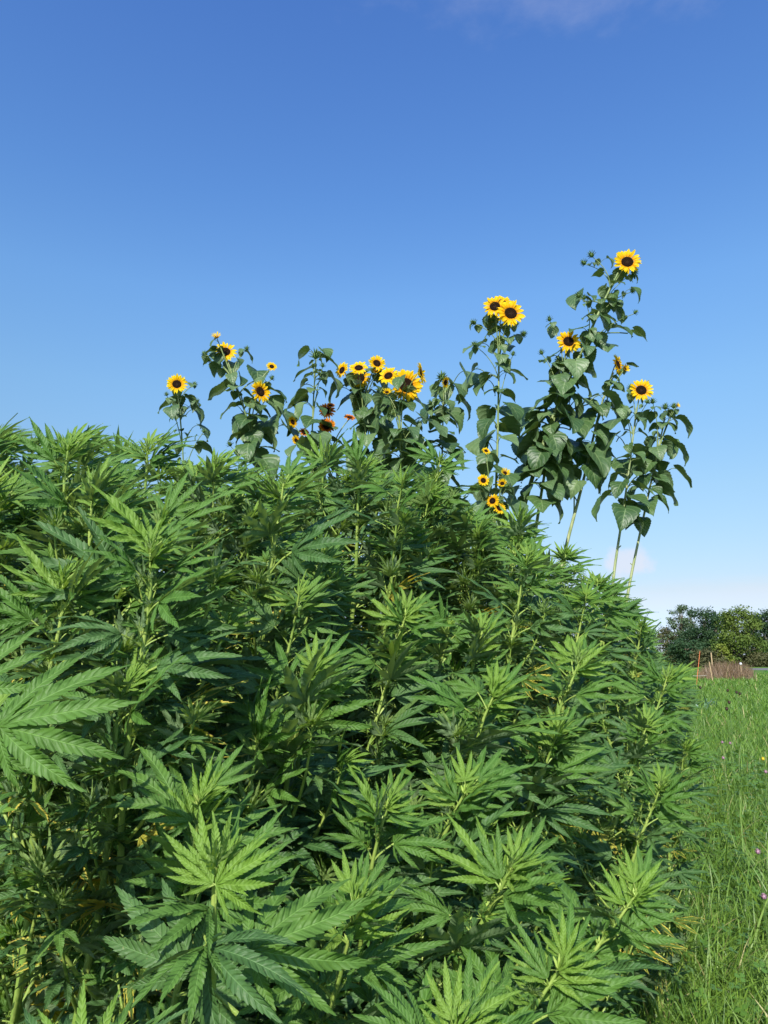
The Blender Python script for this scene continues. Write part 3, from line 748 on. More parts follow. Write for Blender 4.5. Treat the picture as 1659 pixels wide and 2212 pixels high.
def bud_geo(seed):
    rg = random.Random(seed)
    gs = [lathe([(.02, -.5), (.30, -.42), (.46, -.1), (.42, .2), (.22, .42), (.02, .46)], 12)]
    for ring, (rr, zz, el) in enumerate(((.40, -.25, .15), (.46, 0, .5), (.38, .22, .9), (.2, .38, 1.25))):
        n = 11 - ring * 2
        for i in range(n):
            an = i / n * 6.283 + ring + rg.uniform(-.15, .15); l = rg.uniform(.45, .8)
            ts = np.array([0, .4, 1.0]); wf = np.array([.13, .10, .004]); ac = np.array([-1, 0, 1.])[None, :]
            x = ac * wf[:, None]; y = rr * .9 + l * ts[:, None] * math.cos(el) + 0 * ac; z = zz + 0 * x + l * ts[:, None] * math.sin(el) + .06 * np.abs(ac)
            gs.append(grid(np.stack([x, y, z], -1), 0).tr(mrot('Z', an)))
    return join(gs)
BUDM = [to_mesh('bud', bud_geo(800 + i), [M['sepal']]) for i in range(3)]
DISCM = to_mesh('flower_head', DISC, [M['disc']]); SEPM = to_mesh('sepals', SEP, [M['sepal']])
PETM = {}
for i, g in enumerate(PET):
    for mn in ('petal', 'petal_o', 'petal_r'): PETM[i, mn] = to_mesh('petals', g, [M[mn]])
PETBM = [to_mesh('petals', g, [M['petal']]) for g in PETB]
def face_frame(pos, n, size, spin=0):
    z = Vector(n).normalized(); q = z.to_track_quat('Z', 'Y').to_matrix().to_4x4()
    return Matrix.Translation(pos) @ q @ Matrix.Rotation(spin, 4, 'Z') @ Matrix.Scale(size, 4)
def sunflower(seed, label, d, stem, rad, heads, buds, leaves=(14, .25, 1.0, .22), pale=False, xl=(), group='sunflowers above the crop', bare=None):
    """stem: px points from low to top; heads: (px, py, radius in px, kind, facing); leaves: (count, from, to, size)"""
    rg = random.Random(seed)
    SC = 768 / 1659
    W = [P(px, py, d + dd) for px, py, dd in [(s + (0,))[:3] for s in stem]]
    low = W[0]; slope = (W[1] - W[0]); slope = slope / max(.2, slope.z)
    root = Vector((low.x - slope.x * low.z * .6, low.y - slope.y * low.z * .6, 0))
    e = tag(empty('sunflower', root), label, 'sunflower', group)
    path = [Vector((0, 0, 0)), (low - root) * .5 + Vector((slope.x, slope.y, 0)) * -.1] + [w_ - root for w_ in W]
    # resample smoothly
    arr = np.array([tuple(p) for p in path]); cs = np.concatenate([[0], np.cumsum(np.linalg.norm(np.diff(arr, axis=0), axis=1))])
    ss = np.linspace(0, cs[-1], 34); pts = np.stack([np.interp(ss, cs, arr[:, k]) for k in range(3)], 1)
    for _ in range(3): pts[1:-1] = (pts[:-2] + pts[1:-1] * 2 + pts[2:]) / 4
    rr = np.interp(ss / ss[-1], [0, .6, 1], [rad * 1.1, rad, rad * .45])
    gs = [tube(pts, rr, 9, 1 if pale else 0)]
    vis = ss[-1]
    def near(z):                                       # point on the stem at height z
        i = int(np.argmin(np.abs(pts[:, 2] - z))); return i, Vector(pts[i])
    if pale or bare:
        for q in range(16):                            # scars and stubs where leaves have fallen
            i = rg.randrange(6, 24); az = rg.uniform(0, 6.28); p = Vector(pts[i])
            dv = Vector((math.cos(az), math.sin(az), .8)); gs.append(tube([p, p + dv * (rr[i] * 1.2 + rg.uniform(.004, .022))], [.006, .003], 5, 1 if pale else 0))
    def branch(endp, r0, drop):
        i, p0 = near(endp.z - drop)
        if i >= len(pts) - 1: i = len(pts) - 2; p0 = Vector(pts[i])
        ax = Vector(pts[min(i + 2, 33)] - pts[max(0, i - 1)]).normalized()
        ln = (endp - p0).length
        c = p0 + ax * ln * .35 + (endp - p0) * .25
        b = bez(p0, c, endp, 9); gs.append(tube(b, np.linspace(r0 * 1.15, r0 * .7, 9), 6, 0)); return b
    br = []
    for (px, py, rpx, kind, fx, fz) in heads:
        hp = P(px, py, d + rg.uniform(-.12, .05)) - root
        size = rpx * SC / F * d * 1.12
        n = Vector((fx, -1, fz)).normalized() if kind != 'profile' else Vector((fx, -.25, fz)).normalized()
        back = hp - n * size * .3
        b = branch(back, .0048 * d / 5, rg.uniform(.28, .45)); br.append(b)
        fm = face_frame(hp, n, size, rg.uniform(0, 6))
        half = kind == 'half'
        hd = link('flower_head', DISCM, e, fm)
        pm = PETBM[rg.randrange(2)] if half else PETM[rg.randrange(5), {'red': 'petal_r', 'gold': 'petal_o'}.get(kind, 'petal')]
        link('petals', pm, hd); link('sepals', SEPM, hd)
        if kind == 'red': hd['label'] = 'bronze-red sunflower head with yellow petal tips'
        if half: hd['label'] = 'half-open small flower head'
    for bd in buds:
        px, py = bd[:2]; sz = (bd[2] if len(bd) > 2 else 7) * SC / F * d
        bp = P(px, py, d + rg.uniform(-.15, .15)) - root
        b = branch(bp - Vector((0, 0, sz * .4)), .0032 * d / 5, rg.uniform(.16, .35)); br.append(b)
        dv = Vector(b[-1] - b[-2]).normalized() + Vector((0, -.25, .3))
        link('bud', BUDM[rg.randrange(3)], e, face_frame(bp, dv, sz * 1.3, rg.uniform(0, 6)))
        for q in range(2):                               # small bracts under a bud
            az = rg.uniform(0, 6.28); dv = Vector((math.cos(az), math.sin(az), .3))
            link('leaf', SLM[rg.randrange(10), 'sleaf'], e, frame(Vector(b[-2]), dv, 0, rg.uniform(.035, .06)))
    for b in br:
        for q in range(rg.choice((1, 2, 2))):
            f = rg.uniform(.35, .95); i = int(f * 8); p = Vector(b[i]); az = rg.uniform(0, 6.28)
            dv = Vector((math.cos(az), math.sin(az), rg.uniform(.1, .7)))
            link('leaf', SLM[rg.randrange(10), 'sleaf' if rg.random() < .6 else 'sleaf_d'], e, frame(p, dv, rg.uniform(-.3, .3), rg.uniform(.06, .12)))
    cnt, f0, f1, size = leaves
    z0 = pts[:, 2].max() * f0; z1 = pts[:, 2].max() * f1
    az = rg.uniform(0, 6)
    for q in range(cnt):
        f = (q + rg.random() * .6) / cnt
        i, p = near(z0 + (z1 - z0) * f); az += 2.4 + rg.uniform(-.4, .4)
        hv = Vector((math.cos(az), math.sin(az), 0)) + Vector((.1, -.42, 0))
        dv = hv.normalized() + Vector((0, 0, rg.uniform(.15, .75)))
        sz = size * (1.0 - .55 * f ** 1.5) * rg.uniform(.6, 1.1)
        link('leaf', SLM[rg.randrange(10), 'sleaf' if rg.random() < .45 else 'sleaf_d'], e, frame(p, dv, rg.uniform(-.35, .35), sz))
    for (px, py, sz, azd) in xl:                         # large leaves seen in the photograph: centre, size, heading
        c = P(px, py, d - .12 if sz < .12 else d + .10) - root
        hv = Vector((math.sin(R(azd)), -math.cos(R(azd)), 0))
        sz = sz * .97; p = c - hv * sz * .75 + Vector((0, 0, sz * .42))
        i, sp_ = near(p.z - .12)
        gs.append(tube(bez(sp_, (sp_ + p) * .5 + Vector((0, 0, .03)), p, 6), .0045, 5, 0))
        link('leaf', SLM[rg.randrange(10), 'sleaf' if rg.random() < .75 else 'sleaf_d'], e, frame(p, hv + Vector((0, 0, .35)), rg.uniform(-.3, .3), sz))
    link('stem', to_mesh('stem', join(gs), [M['sstem'], M['sstem_pale']]), e)
    return e
G1 = 'sunflowers above the crop'
sunflower(1, 'small sunflower with a single yellow head at the far left of the row', 4.6, [(398, 1060), (395, 960), (388, 880), (383, 845)], .007,
          [(382, 830, 20, 'yellow', .25, .1)], [(360, 852, 5), (420, 830, 6), (425, 867, 6), (440, 932, 5)], (9, .80, .97, .115), xl=[(358, 892, .14, -75), (430, 913, .14, 75), (385, 900, .12, 10), (440, 945, .13, 80)])
sunflower(2, 'branching sunflower with one large head and a small one above it, second from left', 4.6, [(560, 1040), (545, 930), (515, 850), (492, 790)], .010,
          [(487, 760, 23, 'yellow', .2, .25), (468, 728, 10, 'half', -.1, .9), (562, 846, 22, 'gold', .95, .05), (587, 792, 11, 'yellow', .35, .3)],
          [(443, 765, 7), (452, 778, 6), (533, 753, 6), (587, 817, 6), (497, 960, 7)], (30, .72, .99, .205), xl=[(575, 950, .22, -20), (620, 930, .2, 60), (515, 930, .2, -50), (472, 868, .19, -75), (503, 815, .15, 0), (600, 870, .17, 75), (585, 900, .18, 40), (540, 965, .2, 0), (490, 900, .14, -60), (630, 955, .2, 70), (555, 830, .15, 20)])
sunflower(3, 'straight sunflower without a flower, ending in a spiky green bud', 4.5, [(672, 1050), (674, 940), (677, 850), (682, 785)], .008,
          [], [(682, 768, 12), (697, 790, 6)], (20, .70, .985, .215), xl=[(640, 868, .2, -70), (655, 825, .18, -60), (712, 800, .17, 75), (700, 780, .12, 40), (632, 900, .2, -60), (725, 850, .18, 75), (650, 785, .14, -80)])
sunflower(4, 'sunflower with bronze-red flower heads low in the row', 4.7, [(700, 1060), (705, 1000), (708, 950), (706, 925)], .008,
          [(706, 888, 17, 'red', .15, .3), (706, 920, 17, 'red', .0, .1), (657, 934, 11, 'red', .4, .6), (640, 952, 11, 'gold', .9, .4), (632, 912, 12, 'gold', 1.2, .2), (755, 902, 12, 'red', .3, 1.0), (714, 876, 9, 'red', .1, .9)],
          [], (16, .76, .96, .18))
sunflower(5, 'sunflower with a cluster of five yellow heads left of the largest one', 4.7, [(800, 1060), (793, 960), (785, 890), (778, 835)], .009,
          [(739, 800, 17, 'yellow', -.85, .1), (775, 795, 19, 'yellow', .0, .55), (777, 817, 23, 'yellow', .0, .1), (814, 785, 18, 'yellow', .35, .2), (815, 803, 10, 'half', -.4, .7), (839, 812, 20, 'yellow', -.3, .35)],
          [(820, 803, 8), (752, 815, 5)], (26, .73, .98, .20), xl=[(755, 885, .2, -60), (820, 885, .19, 40), (790, 930, .2, 0), (760, 850, .17, -60), (815, 840, .16, 50), (725, 870, .16, -85), (780, 870, .17, 10), (830, 940, .2, 40)])
sunflower(6, 'sunflower with the largest flower head, partly covered by a leaf', 4.5, [(878, 1100), (868, 1000), (862, 930), (862, 880)], .013,
          [(877, 832, 33, 'gold', .15, -.1), (908, 806, 21, 'profile', .9, .1), (836, 848, 9, 'half', .0, .4)],
          [(905, 915, 8), (832, 845, 6)], (40, .68, .97, .24), xl=[(850, 910, .25, -5), (900, 890, .22, 70), (815, 925, .23, -60), (935, 945, .24, 55), (860, 835, .11, -35), (880, 990, .24, 10), (830, 985, .22, -40)])
sunflower(7, 'leafy sunflower with a nodding half-open bud right of the largest head', 4.8, [(955, 1060), (955, 960), (957, 890), (960, 850)], .009,
          [(962, 826, 12, 'gold', 1.3, -.6)], [(955, 815, 11), (930, 870, 6)], (32, .70, .99, .21), xl=[(1000, 905, .19, 75), (925, 905, .19, -60), (975, 930, .2, 40), (940, 850, .15, -60), (985, 870, .2, 50), (960, 865, .16, 0), (1010, 835, .18, 40)])
sunflower(8, 'tall straight sunflower with two touching yellow heads at its top', 4.6, [(1068, 1130), (1074, 1000), (1077, 850), (1079, 715)], .010,
          [(1069, 662, 24, 'gold', -.15, .15), (1103, 677, 29, 'gold', .1, .1), (1085, 655, 24, 'gold', .2, .5)],
          [(1024, 697, 8), (1026, 745, 8), (1130, 722, 8), (1108, 765, 6), (1115, 700, 6)], (26, .62, .985, .205),
          xl=[(1030, 770, .17, -60), (1040, 850, .18, -50), (1010, 835, .2, -80), (1095, 765, .15, 20), (1110, 830, .17, 60), (1035, 985, .22, -40), (1100, 920, .22, 40)])
sunflower(9, 'bushy sunflower with one yellow head left of the tallest one', 4.9, [(1150, 1190), (1175, 1030), (1198, 900), (1222, 765)], .012,
          [(1228, 738, 25, 'gold', .05, .12)], [(1187, 690, 7), (1170, 762, 7), (1205, 780, 8), (1245, 740, 6)], (34, .69, .97, .235),
          xl=[(1200, 860, .24, -10), (1245, 820, .26, 10), (1140, 930, .26, -40), (1250, 945, .30, 0), (1215, 930, .26, -30), (1130, 985, .24, -45), (1160, 1020, .26, 0), (1190, 800, .2, -50)])
sunflower(10, 'tallest sunflower, a single yellow head at the very top with many green buds', 4.9, [(1110, 1180), (1140, 1060), (1200, 880), (1270, 730), (1312, 630), (1335, 590)], .015,
          [(1355, 566, 28, 'gold', -.1, .12)], [(1278, 551, 9), (1262, 568, 8), (1370, 587, 9), (1366, 628, 7), (1372, 675, 6), (1250, 639, 8), (1262, 643, 7), (1290, 745, 7)], (40, .63, .985, .215),
          xl=[(1310, 770, .24, 15), (1320, 685, .2, 10), (1345, 735, .22, 40), (1240, 660, .17, -50), (1310, 705, .2, 50), (1340, 690, .16, 90), (1280, 900, .24, 50), (1320, 900, .22, 90), (1385, 735, .13, 90), (1280, 1020, .28, 30), (1230, 1010, .30, -10)])
sunflower(11, 'sunflower with a half hidden yellow head leaning behind the tallest one', 5.1, [(1218, 1195), (1259, 1046), (1301, 858), (1325, 805)], .013,
          [(1334, 788, 21, 'gold', 1.1, .1), (1350, 797, 9, 'half', .5, .2), (1218, 975, 14, 'gold', .4, -.8)], [(1352, 795, 8), (1310, 870, 7)], (18, .755, .985, .21), pale=True,
          xl=[(1255, 1000, .28, 20), (1290, 1045, .26, 30), (1212, 1080, .2, -40)])
sunflower(12, 'slim sunflower with one yellow head on a bare pale stalk right of the cluster', 4.9, [(1325, 1235), (1334, 1185), (1350, 1080), (1363, 984), (1375, 880)], .0098,
          [(1385, 843, 24, 'gold', -.05, .15)], [(1362, 838, 7), (1398, 868, 6), (1345, 880, 6)], (17, .74, .97, .20), pale=True,
          xl=[(1350, 1030, .20, -10), (1330, 945, .24, -40), (1385, 920, .14, 30), (1320, 980, .2, -60), (1420, 1050, .18, 80)])
sunflower(13, 'rightmost sunflower, budded and flowerless on a long bare pale stalk', 5.0, [(1352, 1300), (1370, 1210), (1409, 1030), (1430, 934), (1438, 895)], .0098,
          [(1463, 876, 6, 'half', .6, .3)], [(1437, 880, 8), (1455, 878, 7), (1410, 868, 7), (1420, 925, 6)], (21, .755, .985, .19), pale=True,
          xl=[(1475, 940, .17, 80), (1480, 1045, .18, 85), (1440, 985, .20, 30), (1415, 1005, .16, 0), (1475, 995, .17, 75), (1440, 1065, .15, 60)])
sunflower(14, 'small-flowered sunflower with low yellow heads behind the hemp right of centre', 4.4, [(1068, 1190), (1066, 1120), (1060, 1060), (1052, 1000)], .007,
          [(1044, 1038, 12, 'yellow', .1, .1), (1064, 1082, 14, 'gold', -.5, .1), (1079, 1098, 13, 'gold', .3, .3), (1091, 1022, 10, 'half', .2, .5), (1085, 1045, 10, 'half', -.3, .3), (1050, 974, 9, 'yellow', .3, .6)],
          [(1095, 1050, 6), (1030, 1050, 6)], (12, .80, .98, .14))

# ---------------------------------------------------------------- ground, field, road
def sheet(name, pts, z, mat, nsub=1):
    g = G([(x, y, z) for x, y in pts], [[0, 1, 2, 3]]); o = link(name, to_mesh(name, g, [mat], False)); tag(o, kind='structure'); return o
sheet('ground', [(-2500, -300), (2500, -300), (2500, 4000), (-2500, 4000)], 0, M['ground'])
E = lambda s, q: (-.910 * (s + .32) + .415 * q, .415 * (s + .32) + .910 * q)     # s inside the edge, q along it
sheet('field_soil', [E(-.05, -2), E(-.05, 11), E(9, 11), E(9, -2)], .004, M['soil'])
rd = [(39.8, 83, 80), (41.5, 88, 73), (46, 92, 69), (60, 98, 72), (90, 106, 84), (160, 124, 108)]
V = []; Q = []
for i, (x, y1, y0) in enumerate(rd): V += [(x + 1.5, y0, .012), (x - 2, y1, .012)]
for i in range(len(rd) - 1): Q.append([2 * i, 2 * i + 2, 2 * i + 3, 2 * i + 1])
tag(link('road', to_mesh('road', G(V, Q), [M['road']], False)), kind='structure')

# ---------------------------------------------------------------- grass and ground cover
nrg = np.random.default_rng(4)
def blades(x, y, L, W, lean, tone, z0=0., curl=.5, segs=4):
    n = len(x); az = nrg.uniform(0, 6.283, n); face = az + nrg.uniform(-.9, .9, n) + np.pi / 2
    t = np.linspace(0, 1, segs + 1)
    le = lean[:, None]; cu = np.cumsum(np.concatenate([np.zeros((n, 1)), (le + curl * nrg.uniform(.2, 1.6, n)[:, None] * (t[None, 1:] + t[None, :-1]) / 2)], 1), 1)
    th = le + curl * nrg.uniform(.3, 2.2, n)[:, None] * t[None, :]
    st = L[:, None] / segs
    hx = np.concatenate([np.zeros((n, 1)), np.cumsum(np.sin(th[:, 1:]) * st, 1)], 1)
    hz = np.concatenate([np.zeros((n, 1)), np.cumsum(np.cos(th[:, 1:]) * st, 1)], 1)
    wd = W[:, None] * np.array([.7, 1, .9, .6, .06] if segs == 4 else np.concatenate([np.linspace(1, .6, segs), [.06]]))[None, :] / 2
    cx = x[:, None] + hx * np.cos(az)[:, None]; cy = y[:, None] + hx * np.sin(az)[:, None]; cz = z0 + hz
    fx, fy = np.cos(face)[:, None] * wd, np.sin(face)[:, None] * wd
    Lp = np.stack([cx - fx, cy - fy, cz], -1); Rp = np.stack([cx + fx, cy + fy, cz], -1)
    V = np.stack([Lp, Rp], 2).reshape(-1, 3)                     # n, segs+1, 2
    b = (np.arange(n) * (segs + 1) * 2)[:, None]; k = np.arange(segs)[None, :] * 2
    a = (b + k).ravel(); Q = np.stack([a, a + 1, a + 3, a + 2], 1)
    u = np.tile(t[:-1], n); u1 = np.tile(t[1:], n); z_ = np.zeros_like(u)
    U = np.stack([np.stack([u, z_], -1), np.stack([u, z_ + 1], -1), np.stack([u1, z_ + 1], -1), np.stack([u1, z_], -1)], 1)
    return G(V, Q, U, 0, np.repeat(tone, segs))
def scatter(n, y0, y1, smin, smax_x, power=1.0):
    """points right of the crop's edge (s < smin) and left of a line x = .55y + smax_x"""
    y = y0 + (y1 - y0) * nrg.random(n * 2) ** power
    xe = (.415 * y / .910 - (.32 + smin) / .910)
    x = xe + nrg.random(n * 2) * ((.53 * y + smax_x) - xe)
    return x[:n], y[:n]
parts = []
def addg(n, y0, y1, L, W, smin=.25, xr=.7, curl=.6, lean=.35, pw=1.0):
    x, y = scatter(n, y0, y1, smin, xr, pw)
    tuf = np.sin(x * 5.1 + 1.3 * np.sin(y * 3.7)) * np.cos(y * 4.3 + x) * .35 + 1
    Ls = nrg.uniform(L * .45, L * 1.25, n) * tuf; Ws = nrg.uniform(W * .6, W * 1.3, n)
    tone = np.clip(nrg.normal(.45, .25, n) + .15 * np.sin(x * 2.3 + y * 1.1), 0, .92); tone[nrg.random(n) < .04] = 1.0
    parts.append(blades(x, y, Ls, Ws, np.abs(nrg.normal(0, lean, n)), tone, 0, curl))
addg(19000, 2.2, 4.6, .30, .0072, .25, .6, .85)
addg(2200, 2.2, 6.0, .46, .0095, .30, .6, 1.1)
addg(900, 2.2, 12, .42, .003, .30, .9, .3)
addg(16000, 4.6, 9, .27, .0085, .2, .9, .9)
addg(16000, 9, 18, .26, .012, .6, 1.2, .9)
addg(16000, 18, 36, .28, .022, 2.5, 2, .9)
addg(12000, 36, 48, .30, .035, 6, 2.5, .9)
addg(12000, 48, 66, .15, .04, 8, 2.5, .9)
tag(link('grass', to_mesh('grass', join(parts), [M['grass']], True, True)), 'unmown green grass growing along the edge of the hemp', 'grass', kind='stuff')
x = nrg.uniform(0, 1, 16000); y = 30 + 62 * nrg.random(16000) ** .8; x = .49 * y + 1 + x * (.14 * y)
x2 = nrg.uniform(0, 1, 5000); y2 = 13 + 20 * nrg.random(5000); x2 = .49 * y2 + .8 + x2 * (.1 * y2)
x = np.concatenate([x, x2]); y = np.concatenate([y, y2])
keep = ~((y > 66) & (x > 38.5)); x, y = x[keep], y[keep]; n = len(x)
tag(link('mown_grass', to_mesh('mown_grass', blades(x, y, nrg.uniform(.08, .16, n), np.interp(y, [13, 90], [.012, .06]) , np.abs(nrg.normal(0, .4, n)), np.clip(nrg.normal(.5, .25, n), 0, 1), 0, .5, 3), [M['lawn']], True, True)),
    'shorter darker green grass beside the road', 'grass', kind='stuff')
# clover leaves among the grass
gs = []
x, y = scatter(2600, 2.3, 11, .15, .8, 1.2)
rg = random.Random(9)
tri = []
for i in range(3):
    L = np.array([[-.05, 0], [.05, 0], [-.45, .55], [.45, .55], [-.3, .95], [.3, .95]])
    V = [(a, b, .12 * abs(a)) for a, b in L]
    tri.append(G(V, [[0, 1, 3, 2], [2, 3, 5, 4]], [[(0, 0), (0, 1), (.5, 1), (.5, 0)], [(.5, 0), (.5, 1), (1, 1), (1, 0)]]).tr(mrot('Z', i * 2.09)))
tri = join(tri)
for a, b in zip(x, y):
    s = rg.uniform(.012, .028) * (1 + b * .06); h = rg.uniform(.08, .27)
    g = tri.tr(Matrix.Translation((a, b, h)) @ Matrix.Rotation(rg.uniform(0, 6.28), 4, 'Z') @ Matrix.Rotation(rg.uniform(-.7, .7), 4, 'X') @ Matrix.Scale(s, 4))
    g.T[:] = rg.random() * .9; gs.append(g)
tag(link('clover_leaves', to_mesh('clover_leaves', join(gs), [M['clover']], True, True)), 'small round clover leaves mixed into the grass', 'ground cover', kind='stuff')
# hemp litter and weeds under the crop
# flowers in the verge
def wild(name, cat, label, px, py, d, size, geo, mat, group):
    p = P(px, py, d); e = tag(empty(name, (p.x + .02, p.y + .02, 0)), label, cat, group)
    b = p - e.location
    link('stem', to_mesh('stem', tube(bez((0, 0, 0), (b.x * .2, b.y * .2, b.z * .6), b, 5), .0016 * max(1, d / 4), 5), [M['sepal']]), e)
    link('flower', to_mesh('flower', geo, [mat]), e, Matrix.Translation(b) @ Matrix.Scale(size, 4))
def fluffy(seed, n=70):
    rg = random.Random(seed); gs = [lathe([(.01, -.4), (.35, -.25), (.42, .1), (.25, .38), (.01, .42)], 8)]
    for i in range(n):
        az = rg.uniform(0, 6.28); el = rg.uniform(-.4, 1.5); dv = Vector((math.cos(az) * math.cos(el), math.sin(az) * math.cos(el), math.sin(el)))
        s = Vector((-dv.y, dv.x, .1)).normalized() * .07; a = dv * .35; b = dv * rg.uniform(.55, .72)
        gs.append(G([tuple(a - s), tuple(a + s), tuple(b + s * .7), tuple(b - s * .7)], [[0, 1, 2, 3]]))
    return join(gs)
FL = fluffy(3)
for lab, px, py, d in [('pink clover flower, lower of the two at the right picture edge', 1650, 1938, 3.6), ('single pink clover flower standing in tall grass at right', 1637, 1841, 3.9),
                       ('pink clover flower, left one of a close pair beside the hemp', 1560, 1604, 7.0), ('pink clover flower, right one of a close pair beside the hemp', 1577, 1606, 7.1),
                       ('dull pink clover flower below the close pair', 1562, 1638, 6.4), ('pink clover flower touching the right edge under the yellow flower', 1654, 1668, 5.6)]:
    wild('clover_flower', 'flower', lab, px, py, d, .025, FL, M['pink'], 'pink clover flowers in the grass')
wild('yellow_flower', 'flower', 'tiny yellow flower near the right edge above the clover', 1648, 1640, 6.0, .026, FL, M['ylw'], None)
for lab, px, py, d in [('dark seed head, leftmost under the hemp leaf tip', 1513, 1486, 15), ('dark seed head above the middle of the verge', 1572, 1492, 15), ('dark seed head, left of a pair near the mown grass', 1591, 1496, 14.5),
                       ('dark seed head, right of a pair near the mown grass', 1598, 1499, 14.5), ('dark seed head, largest in the verge', 1575, 1518, 12.5), ('small dark seed head below the largest one', 1570, 1532, 11.5)]:
    wild('seed_head', 'seed head', lab, px, py, d, .055, FL, M['brown'], 'dark seed heads in the verge')
# bluish leafy plants at the end of the crop
def leafy(px, py, d, lab, seed):
    rg = random.Random(seed); p = P(px, py, d); e = tag(empty('leafy_plant', (p.x, p.y, 0)), lab, 'plant')
    n = 34; h = p.z * .75
    x = nrg.normal(0, .22, n); y = nrg.normal(0, .22, n)
    link('foliage', to_mesh('foliage', blades(x, y, nrg.uniform(h * .6, h * 1.15, n), nrg.uniform(.05, .09, n), np.abs(nrg.normal(.1, .4, n)), nrg.random(n), 0, 1.0), [M['bluish']], True, True), e)
    link('stem', to_mesh('stem', tube([(0, 0, 0), (0, 0, h * .3)], .02, 6), [M['hstem']]), e)
leafy(1500, 1480, 23, 'pale bluish leafy plant at the far end of the hemp', 1)
# dry reddish grass clump
n = 7000
c = P(1572, 1458, 54); x = c.x + nrg.uniform(-1.9, 1.7, n); y = 54 + nrg.normal(0, 3.0, n)
x += (y - 54) * c.x / 54
env = np.clip(1 - ((x - c.x - (y - 54) * c.x / 54) / 2.3) ** 2, .0, 1)
gdry = blades(x, y, (.22 + 1.05 * nrg.random(n) ** 1.6 * env ** .6) * (1 + .22 * np.sin(x * 2.7 + y)), nrg.uniform(.012, .035, n), np.abs(nrg.normal(0, .22, n)), np.clip(nrg.normal(.4, .25, n), 0, 1), 0, .35)
tag(link('dry_grass', to_mesh('dry_grass', gdry, [M['dry']], True, True)), 'clump of tall reddish brown dry grass before the trees', 'dry grass', kind='stuff')
# stakes, post, rope
def zp(zx, zy): return ((2050 + zx / 4.74) * 1659 / 2400, (1850 + zy / 4.74) * 1659 / 2400)
def pole(name, label, a, b, d, r, mat, cat='stake', cap=None, group=None):
    pa, pb = P(*zp(*a), d), P(*zp(*b), d); k = pa - pb
    base = Vector((pb.x, pb.y, 0)) - Vector((k.x, 0, 0)) * (pb.z / max(k.z, .1)) * .5
    o = link(name, to_mesh(name, join([tube([(0, 0, -.05), (pa - base) * .5, pa - base], [r, r * .97, r * .9], 8), tube([pa - base, pa - base + Vector((0, 0, .012))], [r * .9, r * .2], 8)]), [mat]))
    o.location = base; tag(o, label, cat, group); return o
pole('orange_stake', 'thin orange stake standing in the crop edge before the trees', (650, 880), (600, 1275), 40, .017, M['orange'])
pole('wooden_stake', 'short pale wooden stake, farther of the two, against the dark trees', (815, 900), (828, 1010), 62, .055, M['wood'], group='wooden stakes by the dry grass')
pole('wooden_stake', 'leaning pale wooden stake at the left side of the dry grass', (787, 1035), (825, 1210), 44, .03, M['wood'], group='wooden stakes by the dry grass')
p = P(*zp(1255, 1065), 50)
e = tag(empty('marker_post', (p.x - .05, p.y, 0)), 'thin post with a white round top at the right end of the dry grass', 'marker post')
link('pole', to_mesh('pole', tube([(0, 0, 0), (.03, 0, p.z * .5), (.05, 0, p.z - .08)], .018, 7), [M['wood']]), e)
link('cap', to_mesh('cap', lathe([(.01, -.09), (.04, -.08), (.07, -.02), (.07, .04), (.04, .085), (.01, .09)], 12), [M['white']]), e, Matrix.Translation((.05, 0, p.z)))
a, b = P(*zp(540, 1240), 39), P(*zp(750, 1232), 39); a2 = Vector((a.x, a.y, 0))
o = link('rope', to_mesh('rope', tube(bez(a - a, (b - a) * .5 + Vector((0, 0, -.05)), b - a, 6), .012, 5), [M['rope']])); o.location = a; tag(o, 'pale rope stretched low beside the orange stake', 'rope')

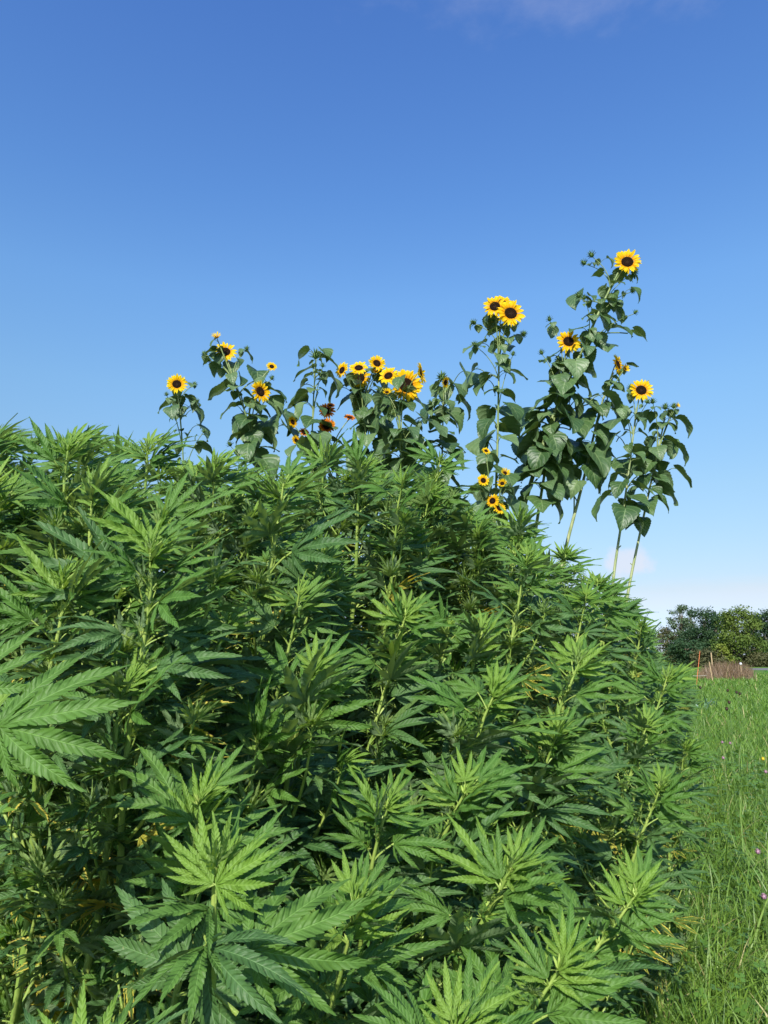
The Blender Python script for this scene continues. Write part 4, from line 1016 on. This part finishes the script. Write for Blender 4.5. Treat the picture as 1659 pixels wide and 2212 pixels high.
# ---------------------------------------------------------------- far trees
def tree(label, zx, ztop, width, d, seed, c1, c2, gaps=.0, nleaf=5200, conifer=False, trunk_r=.22, base_frac=.12, leaf=.34):
    rg = random.Random(seed); r_ = np.random.default_rng(seed)
    top = P(*zp(zx, ztop), d); H = top.z; base = Vector((top.x, top.y, 0))
    e = tag(empty('tree', base), label, 'tree', 'trees beyond the field')
    gs = [tube([(0, 0, -.1), (.1, 0, H * .3), (-.05, .1, H * .6), (0, 0, H * .92)], [trunk_r, trunk_r * .75, trunk_r * .45, .03], 8)]
    cl = []
    W = width / 2
    if conifer:
        for k in range(60):
            f = rg.random(); z = H * (.15 + .83 * f); r = W * (1 - f) * rg.uniform(.3, 1.05); az = rg.uniform(0, 6.28)
            cl.append((r * math.cos(az), r * math.sin(az), z, .25 + .35 * (1 - f)))
    else:
        nb = 60 if gaps else 44
        for k in range(nb):
            z = H * rg.uniform(base_frac, .96)
            f = (z / H - base_frac) / (1 - base_frac)
            prof = math.sin(math.pi * min(1, max(.04, f)) ** .75) ** .55
            az = rg.uniform(0, 6.28); r = W * prof * rg.uniform(.15, .95)
            cl.append((r * math.cos(az), r * math.sin(az), z, rg.uniform(.5, 1.0) * W * (.22 if gaps else .36)))
    for k, (x, y, z, s) in enumerate(cl):
        if k % 2 == 0 or gaps:
            z0 = z * rg.uniform(.35, .7); gs.append(tube(bez((0, 0, z0), (x * .5, y * .5, z0 + (z - z0) * .35), (x, y, z), 5), np.linspace(.09, .025, 5), 5))
    link('trunk', to_mesh('trunk', join(gs), [M['bark']]), e)
    ca = np.array(cl); wts = ca[:, 3] ** 2; wts /= wts.sum()
    idx = r_.choice(len(cl), nleaf, p=wts)
    v = r_.normal(0, 1, (nleaf, 3)); v /= np.linalg.norm(v, axis=1)[:, None]
    rad = r_.random(nleaf) ** .45
    Pc = ca[idx, :3] + v * (ca[idx, 3] * (rad if not gaps else rad * 1.6))[:, None] * np.array([1.15, 1.15, .8]) * r_.uniform(.8, 1.15, nleaf)[:, None]
    n = v * .7 + r_.normal(0, .5, (nleaf, 3)) + np.array([0, 0, .5]); n /= np.linalg.norm(n, axis=1)[:, None]
    a = np.cross(n, r_.normal(0, 1, (nleaf, 3))); a /= np.linalg.norm(a, axis=1)[:, None]; b = np.cross(n, a)
    sz = r_.uniform(.5, 1.2, nleaf)[:, None] * leaf / 2
    V = np.stack([Pc - a * sz, Pc - b * sz * .6, Pc + a * sz, Pc + b * sz * .6], 1).reshape(-1, 3)
    tone = np.clip(r_.random(len(cl))[idx] * .7 + r_.random(nleaf) * .35, 0, 1)
    link('crown', to_mesh('crown', G(V, np.arange(nleaf * 4).reshape(-1, 4), None, 0, tone), [crown_mat('crown_foliage', c1, c2)], False, True), e)
DK = ((.022, .058, .022), (.050, .100, .036)); YG = ((.070, .125, .022), (.145, .200, .034)); LT = ((.070, .120, .060), (.110, .160, .080)); OL = ((.070, .080, .030), (.120, .120, .050))
tree('loose pale green tree with gaps of sky, leftmost of the far trees', 345, 190, 5.0, 118, 11, *LT, gaps=1, nleaf=3600)
tree('pale green tree top leaning against the dark tree, with sky gaps', 500, 245, 4.2, 122, 12, *LT, gaps=1, nleaf=3200)
tree('dense dark green round tree left of the yellow-green one', 690, 238, 7.4, 112, 13, *DK, nleaf=8500)
tree('dark spruce tip rising behind the dark green tree', 862, 268, 3.0, 126, 14, *DK, conifer=True, nleaf=2200)
tree('tall dark tree behind the left side of the yellow-green tree', 960, 320, 6, 128, 15, *DK, nleaf=5500)
tree('large yellow-green tree with visible pale trunk in the middle of the far trees', 1190, 228, 8.0, 106, 16, *YG, nleaf=8500, trunk_r=.26)
tree('dark green tree filling the gap right of the yellow-green tree', 1430, 345, 6.0, 122, 17, *DK, nleaf=5500)
tree('big dark green tree at the right picture edge', 1640, 250, 8.0, 112, 18, *DK, nleaf=8500, trunk_r=.28)
tree('small bright yellow-green bush under the yellow-green tree', 970, 770, 3.0, 100, 19, (.12, .17, .02), (.20, .24, .035), nleaf=2200, base_frac=.05)
tree('olive hedge bush behind the left of the dry grass', 760, 860, 5.5, 100, 20, *OL, nleaf=3800, base_frac=.02)
tree('olive brown hedge bush at the far right by the road', 1560, 915, 6.0, 104, 21, *OL, nleaf=3800, base_frac=.02)
tree('low olive bush between the trunk and the road', 1400, 960, 4.5, 106, 22, *OL, nleaf=2600, base_frac=.02)
tree('dark bush at the foot of the leftmost far trees', 430, 700, 6.0, 104, 23, *DK, nleaf=4200, base_frac=.02)
tree('dark tree far left, just showing behind the hemp', 150, 470, 6.0, 120, 24, *OL, nleaf=4500, base_frac=.05)
tree('dark bush right of the bright bush under the yellow-green tree', 1090, 850, 4.5, 110, 25, *DK, nleaf=3500, base_frac=.02)
